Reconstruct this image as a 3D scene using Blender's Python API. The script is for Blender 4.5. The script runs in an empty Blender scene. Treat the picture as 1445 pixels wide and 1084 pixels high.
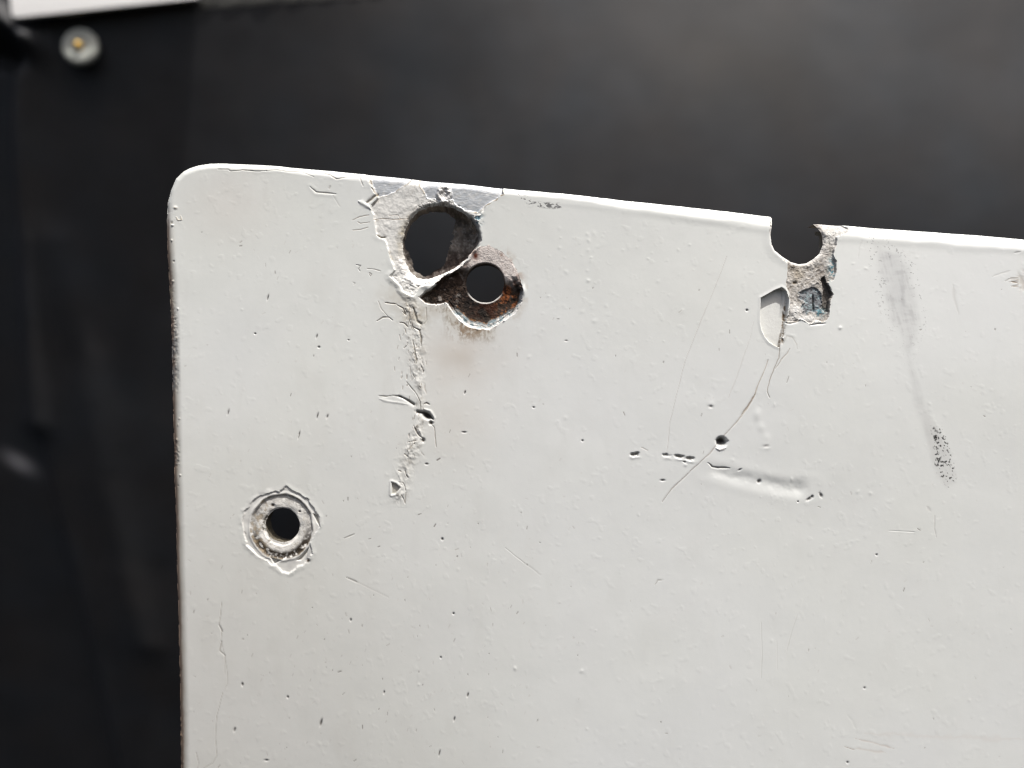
import bpy, math, random
import numpy as np

# ------------------------------------------------------------------ camera, sky, sun, exposure
S = 0.00012            # metres per unit of panel drawing (the drawing is 1445 x 1084 units in view)
CX, CY = 722.5, 542.0
D = 0.130              # camera distance to the panel face
sc = bpy.context.scene
col = sc.collection
random.seed(7)

cam = bpy.data.cameras.new('camera')
cam.sensor_width = 36.0
cam.lens = 36.0 * D / (1445 * S)
cam.clip_start = 0.005
cam.clip_end = 50.0
cam.dof.use_dof = True
cam.dof.focus_distance = D
cam.dof.aperture_fstop = 4.8
camo = bpy.data.objects.new('camera', cam)
camo.location = (0, -D, 0)
camo.rotation_euler = (math.radians(90), 0, 0)
col.objects.link(camo)
sc.camera = camo

GRAZE = math.radians(21)     # sun above the panel face
SIDE = math.radians(15)      # sun to the right of straight up
sun_dir = np.array([math.sin(SIDE) * math.cos(GRAZE), -math.sin(GRAZE), math.cos(SIDE) * math.cos(GRAZE)])
elev = math.asin(sun_dir[2])
azim = math.atan2(sun_dir[0], sun_dir[1])

w = bpy.data.worlds.new('World')
sc.world = w
w.use_nodes = True
nt = w.node_tree
sky = nt.nodes.new('ShaderNodeTexSky')
sky.sky_type = 'NISHITA'
sky.sun_disc = False
sky.sun_elevation = elev
sky.sun_rotation = azim
sky.air_density = 1.0
sky.dust_density = 7.0
sky.ozone_density = .6
bg = nt.nodes['Background']
bg.inputs['Strength'].default_value = 0.10
nt.links.new(sky.outputs[0], bg.inputs[0])

sun = bpy.data.lights.new('sun', 'SUN')
sun.energy = 3.6
sun.angle = math.radians(0.5)
sun.color = (1.0, 0.975, 0.935)
suno = bpy.data.objects.new('sun', sun)
from mathutils import Vector
suno.rotation_euler = Vector(sun_dir).to_track_quat('Z', 'Y').to_euler()
suno.location = tuple(sun_dir * 1.0)
col.objects.link(suno)

sc.view_settings.view_transform = 'Standard'
sc.view_settings.look = 'None'
sc.view_settings.gamma = 1.0
sc.view_settings.exposure = 0.22
try:
    sc.cycles.use_denoising = True
    sc.cycles.filter_width = 1.15
except Exception:
    pass

# ------------------------------------------------------------------ numpy helpers
def _hash(ix, iy, seed):
    h = (ix.astype(np.int64) * 374761393 + iy.astype(np.int64) * 668265263 + seed * 1442695041) & 0xffffffff
    h = ((h ^ (h >> 13)) * 1274126177) & 0xffffffff
    h = h ^ (h >> 16)
    return (h & 0xffff).astype(np.float32) / 65535.0

def vnoise(x, y, seed=0):
    """smooth value noise, about -1..1"""
    x = np.asarray(x, np.float32); y = np.asarray(y, np.float32)
    ix = np.floor(x); iy = np.floor(y)
    fx = x - ix; fy = y - iy
    fx = fx * fx * fx * (fx * (fx * 6 - 15) + 10); fy = fy * fy * fy * (fy * (fy * 6 - 15) + 10)
    a = _hash(ix, iy, seed); b = _hash(ix + 1, iy, seed)
    c = _hash(ix, iy + 1, seed); d = _hash(ix + 1, iy + 1, seed)
    return ((a * (1 - fx) + b * fx) * (1 - fy) + (c * (1 - fx) + d * fx) * fy) * 2 - 1

def fbm(x, y, wl, octs=3, seed=0, gain=0.5):
    r = 0; a = 1; t = 0
    for k in range(octs):
        c, s = math.cos(0.5 + 0.7 * k), math.sin(0.5 + 0.7 * k)
        r = r + a * vnoise((x * c - y * s) / wl + 17.3 * k, (x * s + y * c) / wl - 9.1 * k, seed + 11 * k)
        t += a; a *= gain; wl /= 2.03
    return r / t

def ridged(x, y, wl, octs=3, seed=0):
    r = 0; a = 1; t = 0
    for k in range(octs):
        c, s = math.cos(0.55 + 0.8 * k), math.sin(0.55 + 0.8 * k)
        r = r + a * (1 - 2 * np.abs(vnoise((x * c - y * s) / wl + 5.1 * k, (x * s + y * c) / wl + 3.7 * k, seed + 7 * k)))
        t += a; a *= 0.55; wl /= 1.9
    return r / t

def sst(a, b, x):
    t = np.clip((x - a) / (b - a), 0, 1)
    return t * t * (3 - 2 * t)

def sdf_poly(x, y, P):
    """signed distance, positive inside"""
    P = np.asarray(P, np.float32); n = len(P)
    d = np.full(x.shape, 1e9, np.float32); inside = np.zeros(x.shape, bool)
    for i in range(n):
        x0, y0 = P[i]; x1, y1 = P[(i + 1) % n]
        ex, ey = x1 - x0, y1 - y0
        t = np.clip(((x - x0) * ex + (y - y0) * ey) / (ex * ex + ey * ey + 1e-9), 0, 1)
        d = np.minimum(d, (x - x0 - t * ex) ** 2 + (y - y0 - t * ey) ** 2)
        if y0 != y1:
            c = (y0 <= y) != (y1 <= y)
            xi = x0 + (y - y0) / (y1 - y0) * ex
            inside ^= c & (x < xi)
    d = np.sqrt(d)
    return np.where(inside, d, -d)

def dist_line(x, y, P):
    """distance to an open polyline and the position 0..1 along it"""
    P = np.asarray(P, np.float32)
    L = np.concatenate([[0], np.cumsum(np.hypot(*(P[1:] - P[:-1]).T))]); tot = L[-1] + 1e-9
    d = np.full(x.shape, 1e9, np.float32); tt = np.zeros(x.shape, np.float32)
    for i in range(len(P) - 1):
        x0, y0 = P[i]; ex, ey = P[i + 1] - P[i]
        l2 = ex * ex + ey * ey + 1e-9
        t = np.clip(((x - x0) * ex + (y - y0) * ey) / l2, 0, 1)
        q = (x - x0 - t * ex) ** 2 + (y - y0 - t * ey) ** 2
        m = q < d
        d = np.where(m, q, d); tt = np.where(m, (L[i] + t * math.sqrt(l2)) / tot, tt)
    return np.sqrt(d), tt

def zp(ox, oy, k, pts):
    return [(ox + px / k, oy + py / k) for px, py in pts]

def smooth_poly(P, it=2):
    P = np.asarray(P, float)
    for _ in range(it):
        Q = np.roll(P, -1, 0)
        P = np.stack([P * .75 + Q * .25, P * .25 + Q * .75], 1).reshape(-1, 2)
    return P

def bow(u, v):
    """the sheet is not quite flat: it leans back at the lower left and at the upper right"""
    u = np.minimum(u, 1700); v = np.minimum(v, 1500)
    xn = (u - 850) / 600; yn = (v - 650) / 430
    b = -7.0 * (.5 * yn * yn) - 9.0 * .5 * (xn - 1) ** 2 - 2.0 * yn - 3.3 * xn * yn + 4.0 * np.exp(-((u - 1150) / 420) ** 2 - ((v - 560) / 300) ** 2)
    b = b - 10.0 * np.clip((v - 520) / 420, 0, 2.0) ** 2 * (.3 + .7 * sst(1150, 350, u))
    b = b + 8.0 * np.clip((560 - v) / 330, 0, 1.3) ** 2 * (1 - sst(1000, 1350, u))
    p = np.clip((v - 560) / 250, 0, 10)
    b = b + 5.5 * np.where(p < 1, p * p / 2, p - .5) * sst(350, 800, u)
    return b - 7.0 * np.clip((620 - v) / 300, 0, 1.2) ** 2 * sst(700, 1300, u)

# ------------------------------------------------------------------ the grid of the panel face
def axis(segs):
    out = []
    for a, b, st in segs:
        n = max(1, int(round((b - a) / st)))
        out.append(np.linspace(a, b, n, endpoint=False))
    out.append([segs[-1][1]])
    return np.concatenate(out).astype(np.float64)

GX = axis([(226, 262, .9), (262, 338, 1.15), (338, 458, .75), (458, 500, 1.1), (500, 745, .7), (745, 880, 1.25),
           (880, 1062, 1.05), (1062, 1190, .7), (1190, 1300, 1.25), (1300, 1356, 1.0), (1356, 1450, 1.3), (1450, 1700, 12)])
GY = axis([(222, 500, .7), (500, 560, 1.0), (560, 712, .9), (712, 795, .75), (795, 1090, 1.25), (1090, 1500, 12)])
NX, NY = len(GX), len(GY)
X, Y = np.meshgrid(GX, GY)
X = X.astype(np.float32); Y = Y.astype(np.float32)
H = np.zeros_like(X)
WHITE = np.array([.777, .80, .782], np.float32)
C = np.tile(WHITE, (NY, NX, 1)).astype(np.float32)
RG = np.full(X.shape, .42, np.float32)
REG = np.zeros(X.shape, np.int8)       # 0 paint, 1 older coat, 2 bare metal, 3 rust, 4 ring, 5 corrosion, 6 chip floor

def win(x0, y0, x1, y1):
    i0, i1 = np.searchsorted(GY, [y0, y1]); j0, j1 = np.searchsorted(GX, [x0, x1])
    return (slice(max(i0 - 1, 0), i1 + 1), slice(max(j0 - 1, 0), j1 + 1))

def mix(W, m, colour):
    c = np.asarray(colour, np.float32)
    m = np.clip(m, 0, 1)[..., None]
    C[W] = C[W] * (1 - m) + c * m

def setc(W, m, c):
    C[W] = np.where(m[..., None], np.asarray(c, np.float32), C[W])

# outline of the panel
outline = [(311, 229), (294, 229.3), (277.5, 232), (265, 236), (256, 240.7), (245.5, 251), (238.8, 268), (234.5, 285), (232.8, 308),
           (233, 355), (235, 400), (237.5, 450), (239, 503), (240, 565), (242, 632), (242.6, 680), (244.6, 728),
           (246, 800), (248, 864), (250.5, 976), (252, 1084), (259, 1440), (1640, 1440), (1640, 352), (1445, 335.2),
           (1366, 328.5), (1292, 323.8), (1240, 319.8), (1200, 316.7), (1178, 315), (1152, 314), (1159, 323), (1162.5, 333), (1162.8, 346),
           (1157.8, 357.5), (1148, 366), (1139.7, 371), (1128.6, 372.3), (1117.5, 368.9), (1106, 361.9), (1095, 352.8),
           (1090.5, 343.7), (1089.2, 331), (1091, 316), (1094.5, 304.2), (1030, 296.6), (917, 284.8), (803.5, 272.8), (710, 264.3),
           (650, 257.6), (613, 254.6), (563, 249), (480, 241), (432, 237), (370, 231.5)]
notch_lo, notch_hi = 30, 44   # outline points of the notch
ragx = fbm(X, Y, 7, 2, 3) * .45
SDO = sdf_poly(X + ragx, Y + fbm(X, Y, 9, 2, 5) * .4, outline)

# edge without the notch, for the rolled rim
rim_poly = [p for k, p in enumerate(outline) if not (30 <= k <= 44)]
SDR = sdf_poly(X, Y, rim_poly)

# slight bow of the sheet plus waviness of a hand painted surface
H += fbm(X, Y, 150, 3, 21) * .55 + fbm(X, Y, 38, 2, 23) * .12
H += fbm(X, Y * .45, 14, 2, 25) * .03
H += sst(.35, .8, fbm(X, Y, 9, 2, 27)) * .09
# rolled edges: tight at the left, wider along the top right
Rt = 11 + 9 * sst(700, 1300, X) + 4 * fbm(X, Y, 45, 3, 29)
Rr = np.where((X < 270) & (Y > 300), 11 + 6 * sst(300, 400, Y), Rt)
s_ = np.clip(SDR, 0, Rr)
H -= (Rr - np.sqrt(np.maximum(Rr * Rr - (Rr - s_) ** 2, 0))) * .22 + .40 * (Rr - s_) ** 2 / Rr
# soft ridge of thick paint a little below the top rim on the right
H += .4 * np.exp(-((SDR - 19 - 4 * fbm(X, Y, 60, 2, 31)) / 5.5) ** 2) * sst(820, 1000, X) * (X < 1500)
H += .15 * np.exp(-((SDR - 15) / 4) ** 2) * sst(700, 800, X)

# gentle tonal wear of the paint, warm and cool
tone = fbm(X, Y, 120, 4, 41)
C *= (1 + .018 * tone[..., None])
C[..., 2] *= 1 - .02 * fbm(X, Y, 200, 2, 43)
g1 = sst(.05, .7, fbm(X * 1.6, Y * .8, 70, 4, 45)); g2 = sst(.15, .8, fbm(X, Y * .35, 26, 4, 46))
mix((slice(None), slice(None)), g1 * .10 * (.35 + .65 * sst(950, 350, X)), (.55, .53, .48))
mix((slice(None), slice(None)), g2 * .10 * (.4 + .6 * sst(1000, 400, X)), (.50, .49, .45))
RG += .10 * fbm(X, Y, 80, 3, 47) + .05 * fbm(X, Y * .3, 20, 2, 48)
# lower left side: some yellowing and dirt, plus light falloff darkened into the colour
m = sst(900, 250, X) * sst(350, 1000, Y)
mix((slice(None), slice(None)), .42 * m, (.58, .56, .50))
m = np.exp(-((X - 322) / 60) ** 2 - ((Y - 290) / 50) ** 2) * .16
mix((slice(None), slice(None)), m, (.66, .55, .46))

# ------------------------------------------------------------------ scraped zone round the large hole
hole1 = smooth_poly(zp(550, 280, 5.42, [(92, 330), (112, 232), (160, 145), (230, 85), (320, 50), (420, 52), (520, 82), (595, 130), (640, 190),
        (672, 260), (672, 330), (640, 385), (600, 445), (540, 495), (470, 540), (395, 575), (310, 606), (225, 612), (160, 572), (116, 480), (96, 400)]), 1)
scr = zp(480, 220, 4.817, [(165, 60), (175, 160), (215, 215), (255, 280), (240, 300), (205, 330), (220, 400), (240, 480), (250, 540), (300, 580),
        (330, 650), (345, 720), (370, 775), (335, 820), (400, 880), (450, 945), (500, 962), (540, 900), (700, 850), (830, 760), (905, 650), (965, 575), (945, 520),
        (935, 450), (935, 405), (975, 385), (1000, 335), (1050, 300), (1110, 262), (1112, 100)])
met1 = zp(480, 220, 4.817, [(190, 60), (190, 140), (218, 205), (262, 277), (330, 262), (440, 200), (482, 160), (482, 60)])
met2 = zp(480, 220, 4.817, [(530, 60), (540, 200), (585, 285), (640, 290), (700, 315), (760, 300), (800, 345), (870, 378), (930, 380), (1000, 332), (1045, 303), (1109, 262), (1112, 226), (1100, 100)])
rust = zp(550, 280, 5.42, [(612, 432), (640, 395), (690, 366), (760, 362), (850, 398), (930, 470), (985, 570), (1003, 650), (1022, 690), (1012, 790),
        (965, 880), (890, 930), (830, 965), (790, 985), (765, 1012), (690, 1003), (600, 985), (540, 945), (490, 890), (455, 835), (425, 800), (350, 822),
        (268, 808), (215, 756), (240, 735), (330, 668), (400, 608), (470, 566), (560, 515)])
h2c = (684.3, 399.0); h2r = 27.0

W = win(500, 222, 745, 490)
x, y = X[W], Y[W]
wx = x + fbm(x, y, 8, 3, 51) * 1.8; wy = y + fbm(x, y, 8, 3, 53) * 1.8
sS = sdf_poly(wx, wy, scr); sR = sdf_poly(wx, wy, rust)
sH1 = -sdf_poly(x + fbm(x, y, 5, 2, 57) * 1.0, y + fbm(x, y, 5, 2, 58) * 1.0, hole1)       # positive outside the hole
sM = np.maximum(sdf_poly(wx, wy, met1), sdf_poly(wx, wy, met2))
rim_out = sst(9, 0, -sS) * (sS < 0)                       # paint lifting just outside the torn line
lowleft = sst(360, 420, y) * sst(660, 600, x)
H[W] += rim_out * (.25 + 1.7 * lowleft) * (.5 + .9 * fbm(x, y, 14, 2, 61))
m = sS > 0
drop = sst(0, 2.0, sS)
rough_bed = fbm(x, y, 15, 4, 63) * 1.3 + .22 * ridged(x, y, 6, 2, 65)
H[W] -= m * drop * (2.4 - .8 * rough_bed)
oldc = np.array([.765, .765, .735]) * (1 + .05 * fbm(x, y, 5, 3, 67))[..., None]
C[W] = np.where(m[..., None], oldc, C[W])
RG[W] = np.where(m, .6, RG[W]); REG[W] = np.where(m, 1, REG[W])
# scratches fanning across the scraped bed, top right of it
fan = ridged(x * .8 + y * .35, (x * .2 - y) * .05, 2.6, 2, 71)
fz = np.exp(-((x - 590) / 22) ** 2 - ((y - 268) / 22) ** 2)
H[W] += m * fan * .55 * fz
mix(W, m * fz * sst(-.2, -.8, fan) * .7, (.25, .20, .14))
# dirt close to the torn edge and left of the hole
dirt = sst(.15, .6, fbm(x, y, 6, 3, 73) + .25 * sst(4, 0, sS))
mix(W, m * dirt * .40 * sst(14, 0, np.minimum(sS, sH1)), (.30, .25, .17))
yel = np.exp(-((sH1 - 2) / 7) ** 2) * sst(600, 566, x) * sst(390, 370, y)
mix(W, m * yel * (.45 + .4 * fbm(x, y, 4, 3, 75)), (.36, .31, .20))
ticks = sst(.25, .6, ridged(x, y, 3.2, 2, 77)) * np.exp(-((sH1 - 3) / 5) ** 2) * sst(300, 290, y)
mix(W, m * ticks * .6, (.12, .10, .07)); H[W] -= m * ticks * .8
# bare metal
mm = (sM > 0) & m
H[W] -= mm * sst(0, 1.2, sM) * 1.2
H[W] = np.where(mm, H[W] - .6 * rough_bed * .8, H[W])
scm = fbm(x * .3, y, 2.2, 2, 81)
metc = np.array([.58, .61, .635]) * (1 + .10 * scm + .10 * fbm(x, y, 12, 3, 83))[..., None]
C[W] = np.where(mm[..., None], metc, C[W]); RG[W] = np.where(mm, .45, RG[W]); REG[W] = np.where(mm, 2, REG[W])
mix(W, mm * sst(.30, .7, ridged(x * .8 + y, y, 7, 3, 85)) * .6, (.72, .72, .70))
mix(W, ((sM > -1.6) & (sM < 1) & (x > 655)) * sst(-.2, .4, fbm(x, y, 5, 2, 87)) * .8, (.28, .20, .10))
mix(W, (np.abs(sM) < 1.2) * (x < 600) * .55 * sst(-.3, .3, fbm(x, y, 7, 2, 88)), (.3, .24, .15))
# blob of paint left on the metal above the hole
bx, by = x - 627, y - 274
br = np.hypot(bx / 1.0, by / 1.15) + fbm(x, y, 5, 2, 89) * 2
blob = sst(12.5, 9, br)
H[W] += blob * 3.2 - 2.4 * sst(8, 4, br) + blob * ridged(x, y, 5, 3, 90) * .8
mix(W, blob * .9, (.74, .73, .70)); mix(W, sst(6, 3, br) * sst(0, .5, fbm(x, y, 4, 2, 91)) * .6, (.3, .27, .22))
# blue grey flecks to the right of the hole
bl = np.exp(-((x - 673) / 7) ** 2 - ((y - 309) / 9) ** 2) * sst(-.1, .4, fbm(x, y, 3.5, 3, 93))
mix(W, bl * 1.4, (.18, .30, .36)); H[W] -= bl * 1.5
# rounded lip of the hole, falling inward
lipw = 5 + 7 * sst(330, 390, y) * sst(640, 590, x)
lip = np.clip(1 - sH1 / lipw, 0, 1)
H[W] -= lip ** 2 * (4.5 + 3 * sst(350, 380, y)) * (sH1 > -3)
white_lip = sst(15, 6, sH1) * sst(345, 375, y) * sst(672, 640, x)
mix(W, white_lip * .95, (.80, .79, .765))
H[W] += white_lip * ridged(x + fbm(x, y, 9, 2, 95) * 4, y, 6.5, 3, 97) * 1.3
# flakes layered in the white torn band at the lower left
band = sst(0, 3, sS) * sst(5, 12, sH1) * sst(375, 400, y)
H[W] += band * (ridged(x + y * .4, y - x * .2, 9, 3, 99) * 1.1 + fbm(x, y, 5, 3, 98) * 1.2)
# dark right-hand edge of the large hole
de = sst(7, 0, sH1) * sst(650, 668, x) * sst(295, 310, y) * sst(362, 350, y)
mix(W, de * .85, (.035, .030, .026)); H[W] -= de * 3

# rust and the countersunk recess of the small hole
mr = (sR > 0) & (sH1 > 0)
dx, dy = x - h2c[0], y - h2c[1]
r2 = np.hypot(dx, dy); ang = np.degrees(np.arctan2(-dy, dx))       # 0 right, 90 up
upr = sst(-12, 18, ang + 9 * fbm(x, y, 9, 2, 101)) * sst(165, 120, ang)
edgew = 4.5 + 26 * upr
dep = (9.5 - 7.0 * upr) * sst(0, 1, sR / edgew)
terr = .8 * np.sin(sR * 1.7 + fbm(x, y, 6, 2, 103) * 2) * sst(11, 2, sR) * (1 - upr)
H[W] = np.where(mr, H[W] * .3 - dep - terr, H[W])
H[W] += mr * (fbm(x, y, 6, 4, 105) * 1.0 + .35 * ridged(x, y, 3, 2, 106)) * (1 - .7 * upr)
# ridge between the two holes
ridge = np.exp(-((sH1 - 3.0) / 2.6) ** 2) * mr
H[W] += ridge * 3.0 * (.8 + .5 * fbm(x, y, 6, 2, 107))
n1, n2, n3 = fbm(x, y, 9, 4, 111), fbm(x, y, 3.2, 3, 113), fbm(x, y, 16, 3, 115)
brown = np.array([.085, .058, .044], np.float32)
base = np.tile(brown, x.shape + (1,)).astype(np.float32)
def bmix(m, c):
    global base
    m = np.clip(m, 0, 1)[..., None]; base = base * (1 - m) + np.asarray(c, np.float32) * m
bmix(sst(.1, .6, n2) * .4, (.22, .17, .14))
black = sst(34, 12, np.hypot(x - 664, y - 424) - 4 * n1) 
bmix(sst(85, 25, np.abs(ang + 125)) * sst(-.55, -.1, n2) * .95, (.014, .012, .012))
bmix(sst(-.1, .35, n1) * sst(-150, -70, ang) * sst(30, -10, ang) * .9, (.065, .020, .010))
bmix(sst(.0, .4, n2 + .4 * n1) * sst(-80, -45, ang) * sst(25, 0, ang) * .85, (.34, .115, .04))
bmix(sst(.0, .5, -n1) * sst(-60, -30, ang) * sst(10, -10, ang) * .8, (.015, .012, .012))
# wedge beneath the large hole
wedge = sst(662, 640, x)
bmix(wedge * sst(-.1, .6, n2) * .6, (.20, .13, .09)); bmix(wedge * sst(.25, .6, n1) * .7, (.58, .53, .48))
bmix(wedge * sst(.1, .5, -n1 + .3 * n2) * .6, (.05, .032, .022))
# pale old paint on the upper right of the recess
pale = upr * sst(27, 30, r2)
bmix(pale * .97, (.78, .72, .68)); bmix(pale * sst(.2, .7, n2) * .35, (.46, .33, .28))
bmix(pale * sst(5, 0, np.abs(sR - 2)) * sst(-.1, .5, n1) * .6, (.24, .12, .07))
red = np.exp(-((x - 671) / 4.5) ** 2 - ((y - 361) / 6) ** 2); bmix(red * 1.1, (.16, .05, .03))
# layered blue and white paint edge at the bottom of the recess
edge = sst(11.5, 8, sR) * sst(430, 446, y) * sst(-175, -160, ang + 20)
edge = np.maximum(edge, sst(6, 3, sR) * sst(400, 425, y) * (x > 690))
edge = np.maximum(edge, sst(2.2, 1.0, sR) * (y > 400) * (x < 650))
bmix(edge * .92, (.72, .72, .70)); bmix(edge * sst(-.2, .25, fbm(x * .7, y * 1.3, 3.0, 3, 117)) * sst(1.2, 2.5, sR) * .85, (.17, .26, .30))
bmix(edge * sst(.3, .6, n1) * sst(2, 4, sR) * .6, (.04, .07, .07))
bmix(sst(2.5, 0, np.abs(sR - 11)) * sst(425, 440, y) * sst(-.1, .3, n2) * .8, (.42, .20, .08))
bmix(sst(4, 1.5, np.abs(sH1 - 2.5)) * sst(360, 366, y) * .95, (.78, .77, .75))
lp = sst(29.6, 28.4, r2) * sst(-160, -130, ang) * sst(-20, -50, ang)  # highlight on the lower lip of the small hole, painted pale
bmix(lp, (.70, .68, .65))
H[W] -= mr * sst(29.3, 26.8, r2) * 2.2
base = base * (1 - .35 * ((1 - upr) * (1 - edge) * (sH1 > 5)))[..., None]
C[W] = np.where(mr[..., None], base, C[W]); RG[W] = np.where(mr, .8, RG[W]); REG[W] = np.where(mr, 3, REG[W])
# flake standing at the right of the recess
fl = np.exp(-((x - 739) / 2.2) ** 2 - ((y - 410) / 6.5) ** 2); H[W] += fl * 2.5
# dirt run beneath the recess, made of many short vertical streaks
below = (sR < 0) & (sS < 0)
runs = sst(-.35, .5, .6 * fbm(x, y * .3, 2.8, 3, 121) + .55 * fbm(x, y, 2.6, 3, 122) + .5 * fbm(x, y, 14, 2, 123))
mB = below * sst(-24, -1, sR) * sst(425, 440, y) * sst(592, 615, x) * sst(715, 680, x)
mix(W, mB * runs * .95, (.20, .155, .10)); mix(W, mB * .5, (.46, .41, .33))
mC = below * np.exp(-((x - 655) / 22) ** 2 - ((y - 468) / 12) ** 2)
mix(W, mC * runs * .8, (.24, .15, .08))
mD = below * sst(-14, -1, sR) * (x > 715) * sst(-.3, .4, n1); mix(W, mD * .35, (.5, .42, .33))
mix(W, below * sst(-9, 0, sR) * (y < 400) * (x > 690) * sst(0, .5, n1) * .35, (.42, .27, .2))
mE = (sS < 0) * np.exp(-((x - 566) / 28) ** 2 - ((y - 422) / 22) ** 2) * (.6 + .5 * n1)
mix(W, mE * .6, (.47, .42, .33)); mix(W, (sS < 0) * (sR < 0) * np.exp(-((x - 588) / 20) ** 2 - ((y - 446) / 16) ** 2) * (.45 + .6 * fbm(x, y, 5, 3, 125)), (.42, .37, .28))

# wide faint brown bloom below
W = win(520, 420, 800, 760); x, y = X[W], Y[W]
g = np.exp(-((x - 650) / 60) ** 2 - ((y - 500) / 38) ** 2) + .55 * np.exp(-((x - 640) / 55) ** 2 - ((y - 590) / 60) ** 2)
mix(W, g * (.33 + .12 * fbm(x, y, 22, 3, 131)), (.56, .47, .38))
g = np.exp(-((x - 648) / 22) ** 2 - ((y - 508) / 10) ** 2); mix(W, g * .22, (.5, .46, .4))

# ------------------------------------------------------------------ ring round the lower hole
c3 = (397.2, 743.6)
W = win(330, 672, 470, 825); x, y = X[W], Y[W]
dx, dy = x - c3[0], (y - c3[1]) / 1.05
r = np.hypot(dx, dy) + 1.0 * fbm(x, y, 11, 2, 141); ang = np.degrees(np.arctan2(-dy, dx))
torn3 = zp(310, 660, 6.022, [(185, 430), (205, 380), (250, 310), (330, 240), (430, 208), (510, 200), (565, 150), (620, 195), (700, 235), (760, 275), (820, 370),
        (850, 420), (852, 500), (815, 560), (780, 640), (790, 730), (745, 800), (690, 835), (640, 862), (580, 900), (530, 890), (485, 845), (400, 800), (300, 735),
        (225, 660), (205, 580)])
sT = sdf_poly(x + fbm(x, y, 7, 3, 143) * 2.2, y + fbm(x, y, 7, 3, 145) * 2.2, torn3)
H[W] += sst(-7, 0, sT) * (sT < 0) * (.35 + .7 * fbm(x, y, 12, 2, 146))
H[W] -= sst(0, 2.0, sT) * (1.3 + .9 * fbm(x, y, 16, 2, 147))
ring = r < 43.5
H[W] += np.exp(-((r - 45.5) / 1.8) ** 2) * .8
H[W] -= sst(44.2, 41.5, r) * 2.3
H[W] += np.exp(-((r - 33) / 6) ** 2) * 1.1
H[W] -= sst(26.8, 24.3, r) * 1.8
H[W] += ring * fbm(x, y, 6, 3, 149) * .4
mix(W, (sT > 0) * .6, (.70, .69, .66))
cc = np.array([.73, .72, .68]) * (1 + .08 * fbm(x, y, 5, 3, 151))[..., None]
C[W] = np.where(ring[..., None], cc, C[W])
nn = fbm(x, y, 4.2, 3, 153)
low = sst(40, 150, np.abs(((ang + 90 + 180) % 360) - 180) * -1 + 170)   # strongest straight down
dirtr = sst(33, 40, r) * sst(44.5, 43, r)
mix(W, sst(31, 37, r) * sst(45, 43, r) * sst(-.55, -.05, nn) * (.35 + .65 * sst(-5, 25, y - c3[1])), (.042, .031, .02))
mix(W, sst(26, 31, r) * sst(36, 31, r) * sst(.1, .5, nn) * .45, (.36, .31, .22))
left = sst(-10, -30, x - c3[0])
mix(W, sst(27, 33, r) * ring * left * sst(.0, .45, nn) * .6, (.34, .26, .16))
mix(W, sst(29.5, 26, r) * sst(-10, -20, x - c3[0]) * sst(-.2, .3, nn) * .9, (.10, .085, .06))
mix(W, np.exp(-((r - 44) / 1.0) ** 2) * sst(-.2, .3, nn) * .7, (.22, .17, .10))
RG[W] = np.where(ring, .65, RG[W]); REG[W] = np.where(ring, 4, REG[W])
for (qx, qy, a, b) in ((384, 713.5, 2.6, 2.2), (422, 722.5, 1.6, 1.3), (434.5, 791.5, 2.6, 2.4)):
    g = np.exp(-((x - qx) / a) ** 2 - ((y - qy) / b) ** 2); mix(W, g * 1.3, (.07, .055, .04)); H[W] -= g * 2
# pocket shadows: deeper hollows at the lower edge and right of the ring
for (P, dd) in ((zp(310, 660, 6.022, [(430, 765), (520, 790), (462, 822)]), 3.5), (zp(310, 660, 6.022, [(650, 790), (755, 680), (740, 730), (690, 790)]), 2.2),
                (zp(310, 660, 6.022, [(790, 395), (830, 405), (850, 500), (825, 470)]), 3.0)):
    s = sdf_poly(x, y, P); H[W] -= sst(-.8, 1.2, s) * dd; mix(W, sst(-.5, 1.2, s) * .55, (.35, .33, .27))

# ------------------------------------------------------------------ corroded patch under the notch, and the chip beside it
k = 7.225
corr = zp(1040, 280, k, [(812, 120), (1165, 292), (1130, 345), (1060, 385), (1022, 402), (1025, 470), (990, 540), (985, 580), (1012, 640), (1015, 730), (985, 830), (925, 870),
        (960, 930)]) + zp(1040, 380, k, [(985, 255), (955, 330), (945, 440), (915, 520), (870, 545), (800, 530), (760, 560), (640, 520), (560, 545), (505, 545), (500, 500), (530, 420), (545, 330), (530, 250)]) \
       + zp(1040, 280, k, [(500, 900), (510, 800), (510, 660), (440, 600), (360, 500), (340, 400), (325, 330), (340, 250), (395, 120)])
chip = zp(1040, 380, k, [(243, 292), (300, 262), (380, 215), (455, 185), (500, 215), (528, 300), (525, 400), (505, 500), (470, 610), (440, 720), (432, 800), (385, 780), (330, 745),
        (285, 690), (252, 620), (236, 540), (236, 440), (242, 360)])
W = win(1062, 292, 1212, 520); x, y = X[W], Y[W]
sC = sdf_poly(x + fbm(x, y, 7, 3, 161) * 1.6, y + fbm(x, y, 7, 3, 163) * 1.6, corr)
sK = sdf_poly(x, y, np.array(chip))
sN = -sdf_poly(x, y, [outline[q] for q in range(30, 45)])      # distance outside the notch
H[W] += sst(-16, 0, -np.abs(sN)) * .8
mcr = sC > 0
n1, n2, n3 = fbm(x, y, 9, 4, 165), fbm(x, y, 3, 3, 167), ridged(x, y, 5, 3, 169)
H[W] -= mcr * sst(0, 1.8, sC) * (3.4 - 1.1 * n1 - .55 * n3)
base = np.tile(np.array([.45, .425, .39], np.float32), x.shape + (1,))
bmix(sst(-.1, .5, n1) * .55, (.66, .64, .60)); bmix(sst(.05, .45, n2) * .6, (.20, .17, .13)); bmix(np.exp(-((x - 1163) / 8) ** 2 - ((y - 384) / 16) ** 2) * .8, (.20, .17, .14))
bmix(sst(.25, .6, n3) * .35, (.75, .74, .72))
up = sst(352, 338, y) * sst(1160, 1166, x)
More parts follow.
